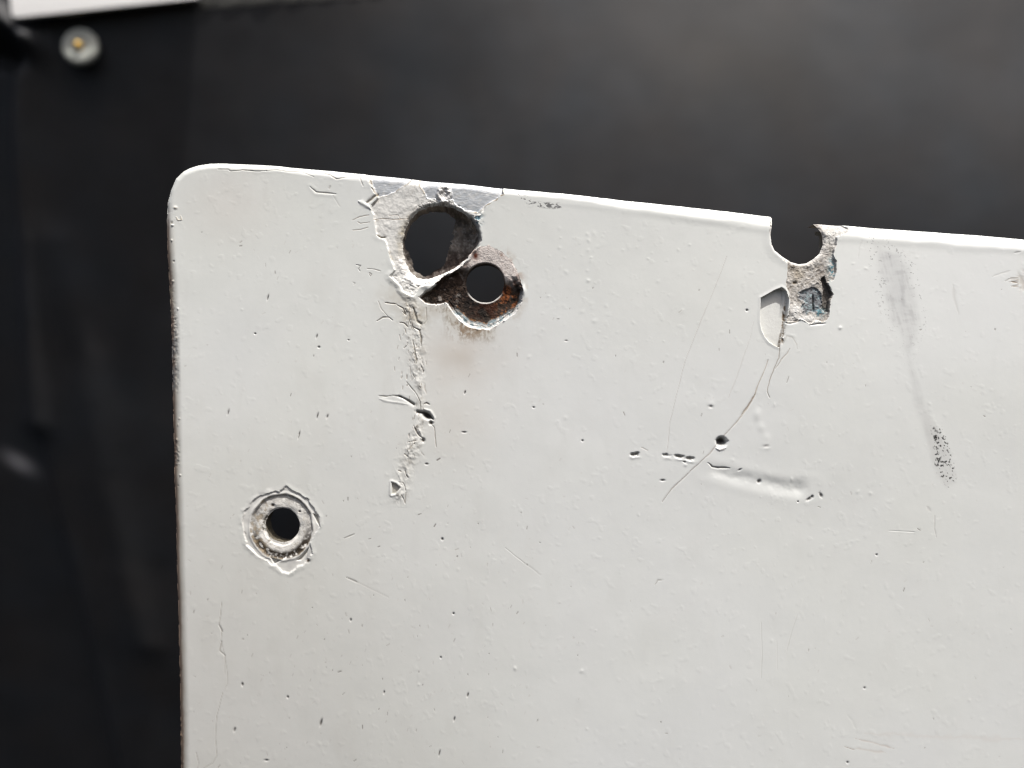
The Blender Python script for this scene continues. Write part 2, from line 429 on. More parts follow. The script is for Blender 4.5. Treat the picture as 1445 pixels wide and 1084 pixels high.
bmix(up * .85, (.60, .595, .57)); bmix(up * sst(.35, .7, n2) * .6, (.2, .22, .22))
lftnotch = sst(1112, 1100, x) * sst(372, 360, y)
bmix(lftnotch * .9, (.74, .73, .70)); bmix(lftnotch * sst(.25, .6, n2) * .8, (.12, .11, .09))
dk = sdf_poly(x + 3 * n2 + 4 * n1, y + 5 * fbm(x, y, 11, 3, 168), zp(1040, 380, k, [(650, 225), (700, 195), (800, 200), (850, 210), (880, 260), (870, 380), (850, 430), (700, 470), (660, 380), (690, 330), (640, 290)]))
bmix(sst(-2.5, 3, dk) * .9, (.17, .185, .205)); bmix(sst(-1, 1.5, dk) * sst(.1, .5, n2) * .75, (.30, .40, .42)); bmix(sst(-1, 1.5, dk) * sst(.2, .5, -n2) * .6, (.04, .045, .05))
H[W] -= sst(0, 2.5, dk) * 1.8
dk2 = sdf_poly(x + 1.2 * n2, y, zp(1040, 380, k, [(860, 90), (900, 60), (925, 140), (960, 190), (975, 260), (945, 330), (940, 430), (905, 450), (870, 400), (880, 300), (880, 200)]))
bmix(sst(-1, 1, dk2) * .95, (.085, .075, .065)); H[W] -= sst(0, 2, dk2) * 4.0
crk = np.exp(-((x - 1149.5 - (y - 430) * .03) / 1.3) ** 2) * sst(414, 420, y) * sst(442, 438, y)
bmix(crk, (.03, .03, .03)); H[W] -= crk * 2.5
blu = np.exp(-((x - 1175 - .5 * n2) / 5.5) ** 2 - ((y - 380) / 17) ** 2) + np.exp(-((x - 1158) / 8) ** 2 - ((y - 441) / 6) ** 2)
bmix(blu * sst(-.25, .2, n2) * 1.1, (.10, .24, .29)); bmix(blu * sst(.25, .5, n1) * .9, (.62, .70, .70))
bmix(np.exp(-((x - 1170) / 5) ** 2 - ((y - 340) / 14) ** 2) * sst(.1, .4, n2) * .9, (.05, .06, .055))
wht = np.exp(-((x - 1122) / 10) ** 2 - ((y - 440) / 12) ** 2) + np.exp(-((x - 1140) / 14) ** 2 - ((y - 451) / 5) ** 2)
bmix(wht * .9, (.70, .70, .68)); H[W] += mcr * wht * 1.6
beige = np.exp(-((x - 1127) / 8) ** 2 - ((y - 387) / 8) ** 2); bmix(beige * .9, (.50, .44, .35))
brn = np.exp(-((x - 1119) / 9) ** 2 - ((y - 377) / 3.2) ** 2); bmix(brn * sst(-.3, .2, n2), (.13, .10, .06))
brn = np.exp(-((x - 1122.5) / 3.2) ** 2 - ((y - 399) / 2.2) ** 2); bmix(brn * 1.3, (.15, .12, .08)); H[W] -= mcr * brn * 2
C[W] = np.where(mcr[..., None], base, C[W]); RG[W] = np.where(mcr, .7, RG[W]); REG[W] = np.where(mcr, 5, REG[W])
nl = np.clip(1 - np.abs(sN) / 5, 0, 1); H[W] -= nl ** 2 * 3.2
mix(W, sst(4, 1, np.abs(sN)) * sst(345, 360, y) * .8, (.74, .73, .70))
# the chip
mk = (sK > 0) & ~(mcr & (x > 1113))
slope = .07 * (y - 440)
H[W] = np.where(mk, H[W] * .2 - sst(0, 1.2, sK) * (8.8 - sst(405, 490, y) * 4.6), H[W])
H[W] += sst(-5, 0, sK) * (sK < 0) * .5
edge2 = np.abs(x - (1112.8 - .105 * (y - 400))) 
strip = mk * (x > 1103.5 - .14 * (y - 430) - 1.5 * sst(430, 470, y))
H[W] += strip * sst(1103, 1107, x + .14 * (y - 430)) * 2.8 * sst(450, 425, y)
C[W] = np.where(mk[..., None], np.array([.70, .71, .685]) * (1 + .03 * n1)[..., None], C[W])
REG[W] = np.where(mk, 6, REG[W])
mix(W, mk * sst(2, .4, edge2 * (y < 470) + sK * (y >= 470)) * sst(-.4, .1, n2) * .8 * sst(418, 430, y), (.2, .14, .08))
mix(W, (np.abs(sK - .6) < 1.0) * (y < 440) * (x < 1100) * .5 * sst(-.2, .3, n2), (.3, .27, .2))
gdirt = np.exp(-(edge2 / 2.0) ** 2) * sst(425, 445, y) * sst(488, 480, y)
mix(W, gdirt * sst(-.3, .3, n2) * 1.1, (.16, .11, .06)); H[W] -= gdirt * 1.5 * (.6 + n2)

# ------------------------------------------------------------------ cracks, scratches, dents, pits, nibs
def crack(P, wd, dep, c, a, jit=.8, lipb=0.0, seed=1, taper=True):
    P = np.asarray(P, float); x0, y0 = P.min(0) - 8; x1, y1 = P.max(0) + 8
    W = win(x0, y0, x1, y1); x, y = X[W], Y[W]
    d, t = dist_line(x + fbm(x, y, 9, 2, 200 + seed) * jit, y + fbm(x, y, 9, 2, 300 + seed) * jit, P)
    tp = np.clip(np.minimum(t, 1 - t) * 6, .25, 1) if taper else 1.0
    ww = wd * (.65 + .5 * fbm(x, y, 12, 2, 400 + seed)) * tp
    g = np.exp(-(d / np.maximum(ww, .45)) ** 2)
    H[W] -= g * dep * .62
    if lipb: H[W] += np.exp(-((d - 2.4 * wd) / (2.2 * wd)) ** 2) * lipb * .25 * sst(-.3, .5, fbm(x, y, 10, 2, 500 + seed))
    if a: mix(W, g * a, c)

def pit(px, py, rx, ry, dep, c=(.05, .045, .04), a=.9, rot=0.0, sharp=1.0, noisy=.5):
    R_ = max(rx, ry) * 2.4 + 3
    W = win(px - R_, py - R_, px + R_, py + R_); x, y = X[W], Y[W]
    cx_, sx_ = math.cos(rot), math.sin(rot)
    u = ((x - px) * cx_ + (y - py) * sx_) / rx; v = (-(x - px) * sx_ + (y - py) * cx_) / ry
    q = np.sqrt(u * u + v * v) + noisy * .35 * fbm(x, y, 4, 2, int(px) % 97)
    g = np.exp(-q ** (2 * sharp))
    H[W] -= g * dep
    if a: mix(W, g * a, c)

DK = (.13, .11, .085)
tan = (.42, .35, .26)
# long curved scratch through the black pit
crack([(1084, 508), (1079, 522), (1071, 540), (1064, 560), (1054.5, 576), (1040.7, 594.5), (1021, 616)], 1.0, .9, tan, .75, .5, .25, 3)
crack([(1066, 556), (1054.5, 575), (1047, 585)], 1.3, 1.0, (.24, .15, .08), .7, 1.2, 0, 4)
crack([(1016, 621), (1001, 641), (981, 659), (965, 674), (949, 689), (941, 699), (935, 708)], 1.0, .9, (.30, .23, .17), .7, .6, .25, 5)
crack([(1107, 440), (1105, 470), (1100, 487), (1098.8, 506), (1091.8, 521), (1087, 535), (1083.5, 546), (1083, 553), (1086, 561)], .85, 1.0, (.22, .16, .10), .75, .8, .2, 6)
crack([(1114, 492), (1110, 500), (1101.5, 509), (1094, 521)], 1.0, .7, (.33, .25, .17), .55, 1, 0, 7)
crack([(1025.5, 362), (1009, 406), (989.5, 451), (967, 509), (955, 556), (945, 597), (941.6, 637)], .7, .30, (.50, .46, .43), .45, .4, 0, 8)
crack([(1057, 481), (1047, 510), (1037, 540), (1028, 561)], 1.2, .22, (.55, .51, .48), .35, 1, 0, 9)
crack([(1063, 455), (1058, 480)], .9, .2, (.6, .57, .54), .3, 1, 0, 10)
crack([(1105, 486), (1110, 474), (1118, 476), (1124, 486), (1125, 492)], 1.2, .1, (.4, .37, .31), .35, .5, .9, 11)
# flap of paint at the foot of the corroded patch
crack([(1108, 456), (1116, 456), (1130, 452)], 1.8, 1.8, DK, .8, 1, .5, 12)
crack([(1142, 459.5), (1152, 457.5), (1165, 456.5)], 1.5, 1.6, (.3, .29, .26), .6, .5, .4, 13)
# pits in a row and the long dent
pit(1018.3, 623, 7.6, 6.2, 7, (.018, .016, .014), 1.0, 0, 2.2, .5)
crack([(1010, 632), (1016, 635), (1024, 632)], 2.2, -1.6, (.82, .81, .79), .8, .5, 0, 14)
for px, py, a, b in ((892.5, 641.5, 3.4, 2.2), (899, 641, 3, 2.4), (940.5, 642.5, 4.2, 2.4), (958, 644, 5.2, 2.6), (974, 647, 5.0, 3.0), (966, 652, 2, 1.3)):
    pit(px, py, a, b * .9, 2.0, (.10, .09, .07), .85, .05, 1.5, 2.2)
    pit(px + 1, py + 4.5, a * 1.2, 2.0, -.5, a=0, noisy=1.5)
crack([(999, 654), (1005, 659), (1012, 660), (1020, 661), (1030, 661)], 1.9, 2.2, (.28, .26, .22), .75, 1.2, 0, 15)
crack([(905, 632), (909, 633.5), (914, 636)], 1, .6, (.45, .38, .3), .5, .5, 0, 16)
W = win(960, 630, 1190, 735); x, y = X[W], Y[W]
d, t = dist_line(x, y + fbm(x, y, 30, 2, 171) * 2, [(996, 662), (1030, 670), (1066, 680), (1105, 689), (1146, 690)])
H[W] -= np.exp(-(d / (7.5 + 3.5 * t)) ** 2) * (.9 + .8 * t) * sst(0, .12, t) * sst(1.0, .86, t) * (1 + .35 * fbm(x, y, 14, 3, 172))
H[W] += .15 * np.exp(-((d - 16) / 7) ** 2)
for px, py, a, b in ((1071.5, 679.5, 2.6, 2.2), (1142, 704, 4.2, 1.8), (1146, 701, 1.8, 2), (1158.5, 699, 2.2, 3.2), (1126, 708, 1, 1), (1044, 663, 2.8, 1)):
    pit(px, py, a, b, 1.6, (.09, .08, .07), .9, -.5, 1.3, .8)
W = win(990, 560, 1110, 640); x, y = X[W], Y[W]
for px, py in ((1003, 570), (1068, 588), (1074, 603), (1080, 628), (1082, 618), (1069, 582)):
    H[W] += np.exp(-((x - px) / 5) ** 2 - ((y - py) / 6) ** 2) * .42
pit(1003, 574, 2.8, 2, 1.2, (.3, .28, .25), .6); pit(1081, 630, 4, 2, .7, (.5, .48, .45), .4)

# flaking line below the rusted recess
W = win(535, 420, 625, 715); x, y = X[W], Y[W]
d, t = dist_line(x, y, [(578, 428), (587, 470), (588, 510), (592, 545), (596, 590), (585, 625), (572, 660), (563, 700)])
env = np.exp(-(d / (9 + 4 * np.sin(t * 9))) ** 2)
seg = .35 + .65 * np.clip(.8 - 1.2 * np.abs(np.sin(t * 8.5 + .3)) + .7, 0, 1)
cr = ridged(x + 3 * fbm(x, y, 8, 2, 173), y * .7, 12, 4, 175)
H[W] += env * seg * (cr * 1.35 + .6 + fbm(x, y, 7, 3, 177) * .8)
mix(W, env * seg * sst(.22, .6, -fbm(x, y, 4.5, 3, 179) + .3 * cr) * .8 * (.6 + .4 * sst(520, 440, y)), (.20, .17, .125))
mix(W, env * .2, (.62, .58, .51))
z4 = lambda pts: zp(480, 400, 4.817, pts)
z5 = lambda pts: zp(480, 540, 7.225, pts)
crack(z5([(395, 135), (470, 143), (540, 132), (610, 140), (660, 165)]), 1.3, 1.3, (.20, .18, .14), .8, .2, .25, 20)
crack(z5([(600, 138), (650, 160), (700, 190), (750, 225)]), 2.6, 3.2, (.13, .115, .09), .9, .3, .5, 21, False)
crack(z5([(400, 165), (480, 190), (600, 205), (690, 225)]), 2.2, -.8, DK, 0, .3, 0, 22)
crack(z5([(680, -5), (740, 70), (780, 120), (815, 190), (820, 270)]), .8, 1.0, (.17, .14, .10), .8, .5, .2, 23)
crack(z5([(790, 300), (850, 310), (900, 335), (945, 372)]), 2.9, 4.5, (.035, .028, .022), .95, .3, .4, 24, False)
pit(*z5([(885, 340)])[0], 6.0, 4.3, 4.5, (.03, .025, .02), 1, .5, 1.8)
crack(z5([(850, 265), (920, 290), (965, 360), (960, 400)]), 2.0, -1.2, DK, 0, .3, 0, 25)
pit(*z5([(925, 412)])[0], 2.9, 2.7, 3, (.05, .04, .03), .95, 0, 1.6)
crack(z5([(930, 420), (960, 460), (968, 540), (980, 655)]), .85, 1.0, (.20, .16, .12), .8, .5, .15, 26)
crack(z5([(850, 220), (880, 208), (910, 225)]), 1.6, 1.6, (.2, .175, .14), .8, .2, .2, 27)
crack(z5([(865, 12), (860, 60), (880, 110)]), 1.1, .6, (.5, .45, .38), .5, .5, .2, 28)
crack(z5([(750, 440), (770, 490), (800, 540), (840, 570)]), 1.3, 1.5, (.24, .2, .15), .7, 1, .4, 29)
pit(*z5([(845, 590)])[0], 2.4, 2.6, 3, (.10, .08, .06), .9)
crack(z5([(690, 610), (740, 598), (785, 590)]), .9, 1.1, (.24, .2, .16), .8, .6, .2, 30)
crack(z5([(700, 680), (740, 640), (775, 605)]), .9, 1.0, (.28, .24, .19), .6, .9, .2, 31)
crack(z5([(655, 725), (690, 755)]), 1.6, 1.4, (.3, .27, .22), .7, .3, .2, 32)
crack(z5([(660, 900), (670, 940), (690, 968)]), 1.5, 1.6, (.24, .2, .16), .8, .4, .2, 33)
crack(z5([(590, 895), (625, 908)]), 1.2, 1.2, (.28, .24, .19), .8, .4, .2, 34)
crack(z5([(600, 1015), (640, 1020), (660, 1060), (665, 1100)]), .9, 1.1, (.24, .2, .16), .8, .5, .3, 35)
chipb = zp(440, 680, 2.6825, [(302, 2), (318, 8), (335, 22), (318, 44), (303, 48)])
W = win(545, 670, 575, 708); x, y = X[W], Y[W]; s = sdf_poly(x, y, chipb)
H[W] -= sst(-.6, 1.0, s) * 3.2; mix(W, sst(-.4, .8, s) * .75, (.36, .34, .29)); H[W] += np.exp(-((s + 2) / 1.6) ** 2) * .7
crack(zp(440, 680, 2.6825, [(338, 50), (348, 65), (354, 82), (356, 40)]), 1.1, 1.1, (.26, .22, .17), .7, .6, .4, 36)
# upper part of the flaking line
crack(z4([(500, 170), (520, 250), (550, 275)]), 2.2, 2.6, (.20, .18, .14), .85, .8, .6, 37, False)
crack(z4([(585, 165), (590, 250), (570, 275)]), .8, .8, (.3, .26, .2), .6, .5, .2, 38)
crack(z4([(500, 300), (540, 320), (552, 370), (550, 425)]), 1.5, 2.0, (.18, .155, .115), .85, .7, .6, 39)
crack(z4([(495, 390), (505, 450), (520, 520), (515, 545)]), 1.2, 1.5, (.2, .17, .12), .85, .6, .5, 40)
crack(z4([(550, 560), (565, 605)]), 1.1, .9, (.35, .3, .24), .6, .6, .3, 41)
crack(z4([(475, 560), (480, 650)]), .8, .8, (.3, .25, .2), .6, 1.2, .2, 42)
crack(z4([(250, 255), (290, 232), (330, 230), (355, 250)]), 1.0, 1.3, (.22, .18, .13), .8, .5, .4, 43)
crack(z4([(260, 120), (285, 180), (325, 225)]), .7, .7, (.4, .35, .28), .5, .8, .2, 44)
crack(z4([(305, 130), (345, 138), (380, 140)]), 1.0, 1.2, (.25, .2, .14), .75, .6, .3, 45)
crack(z4([(385, 145), (430, 170), (445, 215), (425, 190)]), 1.0, 1.2, (.22, .17, .11), .7, .8, .3, 46)
crack(z4([(405, 265), (435, 268), (460, 295)]), 1.1, 1.3, (.22, .17, .11), .8, .6, .3, 47)
crack(z4([(440, 310), (447, 340)]), 1.0, 1.0, (.25, .2, .15), .8, .6, .2, 48)
crack(z4([(405, 350), (412, 385)]), .8, .8, (.3, .25, .2), .7, .6, .2, 49)
crack(z4([(470, 170), (468, 245), (480, 275)]), .9, .9, (.28, .22, .15), .7, .6, .3, 50)
for i in range(70):      # tiny flecks along the line
    t = random.random()
    px = 578 + 14 * t + random.gauss(0, 9); py = 432 + 215 * t
    crack([(px, py), (px + random.gauss(0, 1.5), py + random.uniform(2, 6))], random.uniform(.6, 1.0), random.uniform(.4, 1.1), (.26, .22, .17), random.uniform(.4, .8), .3, .2, i)
# hair cracks left of the scraped zone
z3 = lambda pts: zp(480, 220, 4.817, pts)
crack(z3([(85, 437), (130, 415), (195, 400)]), .75, .6, (.30, .22, .15), .75, .6, .1, 51)
crack(z3([(120, 450), (140, 462), (200, 450)]), .75, .6, (.32, .24, .17), .7, .6, .1, 52)
crack(z3([(88, 505), (140, 500), (190, 487)]), .75, .6, (.30, .22, .15), .75, .6, .1, 53)
crack(z3([(225, 430), (300, 425), (360, 430), (460, 425)]), .8, .6, (.30, .22, .14), .8, .8, .1, 54)
crack(z3([(330, 402), (390, 400), (405, 420)]), .6, .5, (.35, .27, .2), .6, .5, .1, 55)
crack(z3([(110, 740), (140, 745), (125, 770), (135, 785)]), .85, 1.0, (.26, .23, .19), .7, .5, .3, 56)
crack(z3([(185, 768), (230, 772), (275, 785)]), .85, .7, (.30, .25, .2), .7, .5, .1, 57)
crack(z3([(198, 795), (215, 805), (205, 818), (196, 800)]), .8, .8, (.26, .22, .18), .75, .3, .1, 58)
crack(z3([(88, 860), (100, 865), (92, 875)]), .8, .7, (.4, .37, .33), .6, .3, .1, 59)
crack(z3([(180, 315), (210, 290), (250, 265)]), 2.4, 2.6, (.24, .20, .14), .85, 1.6, .4, 60, False)
crack(z3([(215, 215), (235, 250)]), 1.8, 2.0, (.25, .21, .15), .8, 1, .3, 61)
crack(z3([(250, 535), (275, 555), (310, 550)]), 1.9, 2.2, (.20, .16, .10), .85, .8, .3, 62)
crack(z3([(125, 310), (165, 330), (205, 360)]), 3.5, -1.6, DK, 0, 1, 0, 63)
# edge cracking along the top left rim
crack([(308, 239), (322, 239), (325, 241.5), (338, 240.5), (342, 239.5), (366, 241.8), (376, 241)], .95, 1.2, (.32, .30, .25), .75, .5, .5, 64)
crack([(376, 241), (392, 240), (405, 242), (424, 242), (434, 246), (443, 249)], .8, .8, (.34, .31, .26), .6, .8, .4, 65)
crack([(455, 244), (466, 247), (475, 252), (490, 250)], 1.0, 1.1, (.40, .34, .26), .6, 1.2, .5, 66)
crack([(500, 246), (508, 250), (512, 262)], .9, .9, (.4, .36, .3), .6, .8, .5, 67)
crack([(438, 264), (446, 271), (456, 272), (474, 274)], 1.2, 1.1, (.45, .42, .36), .5, .6, .8, 68)
crack([(464, 267), (466, 262)], 1.2, .6, (.42, .40, .36), .6, .3, 0, 69)
crack([(470, 276), (480, 292)], .7, .4, (.6, .58, .52), .4, .5, 0, 70)
# hair crack lower left
crack([(313, 850), (311, 868), (309, 882), (313, 888), (312, 905)], .7, .6, (.40, .37, .33), .65, .4, .1, 71)
crack([(309, 882), (314, 892)], 1.2, 1.0, (.28, .26, .22), .7, .3, .1, 72)
crack([(313, 905), (310, 918), (317, 925)], 1.0, .8, (.33, .30, .26), .7, .3, .1, 73)
crack([(312, 905), (317, 925), (317, 950)], .6, .4, (.45, .42, .38), .5, .3, .1, 74)
crack([(317, 925), (321, 950), (321, 964), (317, 972)], .6, .4, (.45, .42, .38), .5, .3, 0, 75)
crack([(314, 978), (306, 1010), (304, 1040), (306, 1066), (300, 1077), (288, 1084)], .65, .5, (.40, .37, .33), .6, .3, .1, 76)
crack([(277, 1062), (280, 1076), (279, 1090)], .8, .6, (.38, .35, .31), .6, .3, 0, 77)
# smears and odd strokes
crack([(1074, 878), (1075.5, 925), (1074, 957)], .9, .25, (.58, .58, .54), .45, .3, 0, 80)
crack([(1125, 868), (1117, 892), (1110, 918)], .9, .25, (.60, .60, .56), .4, .3, 0, 81)
crack([(1096, 905), (1097, 945)], .8, .15, (.64, .64, .6), .3, .3, 0, 82)
crack([(1113, 507.5 + 24), (1110, 540)], 1.0, .7, (.3, .28, .25), .75, .3, 0, 83)
crack([(713, 773), (727, 785), (752, 803), (763, 812)], .8, .35, (.5, .48, .44), .4, .4, .1, 84)
crack([(489, 815), (505, 822)], 1.0, .8, (.24, .22, .19), .75, .3, .1, 85)
crack([(505, 822), (548, 843)], .6, .3, (.55, .52, .48), .35, .3, .1, 86)
crack([(485, 760), (500, 754)], .9, .7, (.3, .28, .24), .7, .4, .1, 87)
crack([(924, 826), (928, 819), (936, 818)], .8, .6, (.32, .30, .27), .7, .3, .1, 88)
pit(799, 481, 1.6, 1.1, .9, (.25, .23, .2), .8)
crack([(1207, 1042), (1222, 1046), (1240, 1050), (1262, 1057)], 1.6, .2, (.58, .50, .44), .5, 1, 0, 90)
crack([(1192, 1054), (1206, 1058)], .8, .4, (.4, .32, .26), .7, .3, 0, 91)
crack([(1206, 1055), (1225, 1059), (1250, 1062)], 2.2, .1, (.6, .53, .47), .4, 1, 0, 92)
crack([(1196, 1010), (1203, 1018), (1208, 1030)], 2.4, .2, (.7, .7, .66), .15, .5, 0, 93)
crack([(1220, 1035), (1330, 1040), (1445, 1044)], 5, 0, (.66, .60, .55), .2, 3, 0, 94)
crack([(1255, 749), (1290, 751)], .7, .5, (.7, .7, .68), .2, .2, .4, 95)
pit(1443, 398, 5, 12, .6, (.45, .38, .3), .45, 0, 1, 2)
for q in range(7):
    a = random.uniform(-.8, .8)
    crack([(1437, 392 + q * 2), (1430 - random.uniform(0, 9), 392 + q * 2 + 5 * a)], .8, .5, (.28, .2, .13), .7, .3, 0, 150 + q)
crack([(1400, 391), (1412, 386), (1426, 382)], 1.6, .3, (.55, .55, .53), .4, .5, 0, 160)
crack([(1418, 397), (1424, 394)], 1, .5, (.3, .28, .25), .6, .3, 0, 161)
crack([(1432, 357), (1440, 355)], 2.2, .6, (.5, .5, .49), .5, .8, 0, 162)
crack([(1211, 365), (1212, 350), (1217, 339)], 1.0, .3, (.6, .6, .58), .35, .5, 0, 163)
# black rub marks beside the metal patch
W = win(722, 268, 800, 302); x, y = X[W], Y[W]
n = fbm(x * .8, y * 1.6, 3.2, 3, 181)
d, t = dist_line(x, y, [(732, 277), (742, 281), (752, 287), (764, 289), (788, 291)])
mix(W, sst(6 + 0 * t, 2, d) * sst(.10, .35, n + .18 * (t > .55) - .05) * .85, (.09, .09, .095))
# grey smear running down the right side, with black speckle at its foot
W = win(1215, 325, 1380, 760); x, y = X[W], Y[W]
sm = sdf_poly(x + 3 * fbm(x, y, 16, 3, 183), y + 3 * fbm(x, y, 16, 3, 184), [(1231, 338), (1252, 350), (1284, 375), (1296, 420), (1300, 462), (1285, 500), (1296, 536), (1304, 565), (1322, 600),
        (1342, 635), (1351, 680), (1335, 690), (1320, 670), (1304, 612), (1290, 570), (1284, 530), (1272, 475), (1252, 450), (1243, 400), (1234, 365)])
st = .5 * fbm(x * .4 + y * .1, y * .9, 5.0, 3, 185) + .5 * fbm(x * .8 - y * .18, y * .12, 2.6, 2, 186)
mix(W, sst(-4, 10, sm) * (.22 + .35 * sst(-.2, .5, st)) * sst(700, 560, y), (.47, .475, .475))
mix(W, sst(-2, 5, sm) * .30 * sst(560, 620, y), (.55, .55, .54))
core = np.exp(-((x - 1262 - (y - 380) * .22) / 13) ** 2) * sst(345, 365, y) * sst(470, 430, y)
mix(W, core * (.30 + .3 * st), (.46, .47, .48))
sp = fbm(x, y, 2.6, 2, 187)
dd = sst(-.5, 3, sdf_poly(x, y, [(1312, 600), (1330, 602), (1345, 640), (1351, 680), (1338, 690), (1322, 672), (1317, 640)]))
mix(W, dd * sst(.30, .52, sp) * .95, (.02, .02, .02))
d, t = dist_line(x, y, [(1316, 605), (1320, 612), (1323, 628), (1326, 642), (1322, 655)])
mix(W, sst(4.5, 1.5, d) * sst(.05, .3, fbm(x, y, 3.4, 2, 189)) * .95, (.015, .015, .015))
mix(W, sst(.45, .6, sp) * sst(14, 2, np.abs(sm)) * .6 * sst(560, 340, y), (.2, .2, .2))
crack([(1345, 402), (1347, 420), (1353, 444)], 3.0, .2, (.60, .60, .58), .45, 1, 0, 190)
crack([(1308, 715), (1314, 722)], 3.0, .3, (.58, .57, .55), .4, 1, 0, 191)
crack([(1319, 728), (1319, 745), (1321, 758)], 1.1, .4, (.55, .54, .52), .6, .5, 0, 192)
# worn, dirty left edge; shade of its rounding is mixed into the brown too
W = win(226, 235, 275, 1090); x, y = X[W], Y[W]
sr = SDR[W]; n = fbm(x, y * .45, 6, 3, 193); n2 = fbm(x, y, 3.5, 3, 195)
mix(W, sst(17, 5, sr + 1.5 * n) * .6 * sst(290, 360, y), (.45, .40, .31))
mix(W, sst(9, 3, sr + 1.2 * n) * .8 * sst(280, 330, y), (.26, .17, .12))
ab = sst(17, 9, sr) * sst(432, 460, y) * sst(560, 545, y)
mix(W, ab * sst(-.15, .4, n + .4 * n2) * .8, (.26, .265, .265)); H[W] += ab * n2 * .6
ab = sst(13, 6, sr) * sst(375, 400, y) * sst(470, 440, y); mix(W, ab * sst(-.1, .4, n) * .6, (.40, .37, .28)); H[W] += ab * n2 * .4
ab = sst(14, 8, sr) * sst(615, 632, y) * sst(665, 656, y)
mix(W, ab * sst(-.2, .3, n + .4 * n2) * .85, (.22, .22, .21)); H[W] += ab * n2 * .6
ab = sst(9, 3, sr) * sst(900, 960, y); mix(W, ab * sst(.1, .5, n2) * .6, (.24, .17, .11))
ab = sst(12, 4, sr) * sst(262, 275, y) * sst(330, 300, y); mix(W, ab * sst(-.2, .5, n) * .55, (.45, .43, .38))
H[W] += sst(12, 2, sr) * fbm(x, y, 22, 2, 197) * .4
for q in range(18):
    py = random.uniform(265, 1080); px = 240 + (py - 300) * .017 + random.uniform(-1, 9)
    pit(px, py, random.uniform(.8, 1.8), random.uniform(.8, 2.2), random.choice((-1, -1, .8)) * random.uniform(.6, 1.5), (.35, .3, .22), random.choice((0, 0, .6)))
crack([(249, 306), (251, 311), (256, 310), (255, 305)], 1.2, -1.0, (.62, .52, .36), .7, .3, 0, 198)
pit(247.5, 293, 2.5, 2, -1.2, (.7, .62, .48), .5)

# specks: short ticks, pits, raised nibs
def clear(px, py):
    if 500 < px < 750 and py < 480: return False
    if 345 < px < 450 and 690 < py < 800: return False
    if 1066 < px < 1182 and py < 492: return False
    return True
for i in range(520):
    if i < 330: px = random.uniform(262, 820); py = random.uniform(300, 1084); py = py if random.random() < .4 else random.uniform(700, 1084)
    else: px = random.uniform(262, 1445); py = random.uniform(345, 1084)
    if py < 250 + (px - 300) * .09 + 20 or not clear(px, py): continue
    a = random.gauss(math.radians(72), .45) if random.random() < .7 else random.uniform(0, 3.14)
    L = random.choice((.3, .8, 1, 1.5, 2, 3, 4.0, 4.5)); dk = random.random() ** 2.5
    c = (.62 - .5 * dk, .60 - .5 * dk, .56 - .47 * dk)
    crack([(px, py), (px - L * math.cos(a), py + L * math.sin(a))], random.uniform(.65, 1.05), .05 + .38 * dk, c, .30 + .65 * dk, .2, 0, i, False)
for px, py, a, b in ((453, 1020, 1.6, 5.0), (376, 1073, 3, 1.0), (342, 966, 1.5, 2.3), (360, 471, 1.3, 1.2), (450, 490, 1.7, 1.5), (331, 1030, 1.2, 3.0), (406, 984, 1.3, 1.6),
                     (495, 875, 1.1, 2), (624, 761, 1.6, 2), (640, 866, 1.6, 1.3), (422, 614, .9, 5), (322, 582, .9, 4), (448, 587, .9, 4), (462, 588, .9, 3), (378, 420, .9, 4), (447, 475, .9, 3),
                     (542, 977, 1, 2), (622, 928, 1.2, 1.3), (660, 981, 1.1, 3), (641, 1015, 1, 3), (753, 575, 1.3, 1.1), (822, 622, 1.2, 1.4), (1220, 971, 1.3, 1.3), (1196, 1076, 1.4, 1.4),
                     (1237, 783, 1.1, 1.5), (1054, 438, 1.6, 1.6), (935, 678, 3.2, 1.4), (656, 554, 1, 2.4), (655, 610, 3.2, 1), (602, 655, 2.2, 1.2), (620, 1063, .9, 4), (492, 480, 1, 1)):
    pit(px, py, a, b, 1.4, (.06, .055, .05), .92, .25 if b > a * 1.8 else 0, 1.3, .3)
nibs = [(1185.6, 462.5, 2.6, 2.4), (1117, 676, 2, 1.2), (727, 943, 2.2, 1.6), (821, 947, 2.2, 1.6), (1210, 694, 2, 1.0), (1228, 696, 2.4, .9), (1204, 372, 1.6, .8), (1222, 379, 1.8, .9), (831, 340, 2, .9), (830, 396, 2.4, 1.4), (591, 966, 1.8, 1), (1312, 570, 2, .6)]
for i in range(210):
    if random.random() < .5: px = random.gauss(860, 130); py = random.gauss(370, 70)
    else: px = random.uniform(262, 1440); py = random.uniform(300, 1084)
    if py > 262 + (px - 300) * .095 and clear(px, py) and px < 1445: nibs.append((px, py, random.uniform(1.2, 3.0), random.random() ** 2 * .75 + .08))
for px, py, rr, hh in nibs:
    pit(px, py, rr * random.uniform(.9, 1.5), rr, -hh * .34, a=0, rot=random.random() * 3, noisy=.6)

# ------------------------------------------------------------------ cut the grid into the parts of the panel
def rad_hole(x, y, cxy, r, jit, seed):
    return np.hypot(x - cxy[0], y - cxy[1]) - r + fbm(x, y, 7, 3, seed) * jit
SD = SDO.copy()                                   # positive where there is panel
W = win(500, 222, 745, 490)
h1 = -sdf_poly(X[W] + fbm(X[W], Y[W], 5, 2, 57) * 1.0, Y[W] + fbm(X[W], Y[W], 5, 2, 58) * 1.0, hole1)
SD[W] = np.minimum(SD[W], h1)
SD[W] = np.minimum(SD[W], rad_hole(X[W], Y[W], h2c, h2r, .35, 7))
W = win(360, 700, 440, 790)
SD[W] = np.minimum(SD[W], rad_hole(X[W], Y[W], (397.8, 741.6), 24.2, .7, 9))

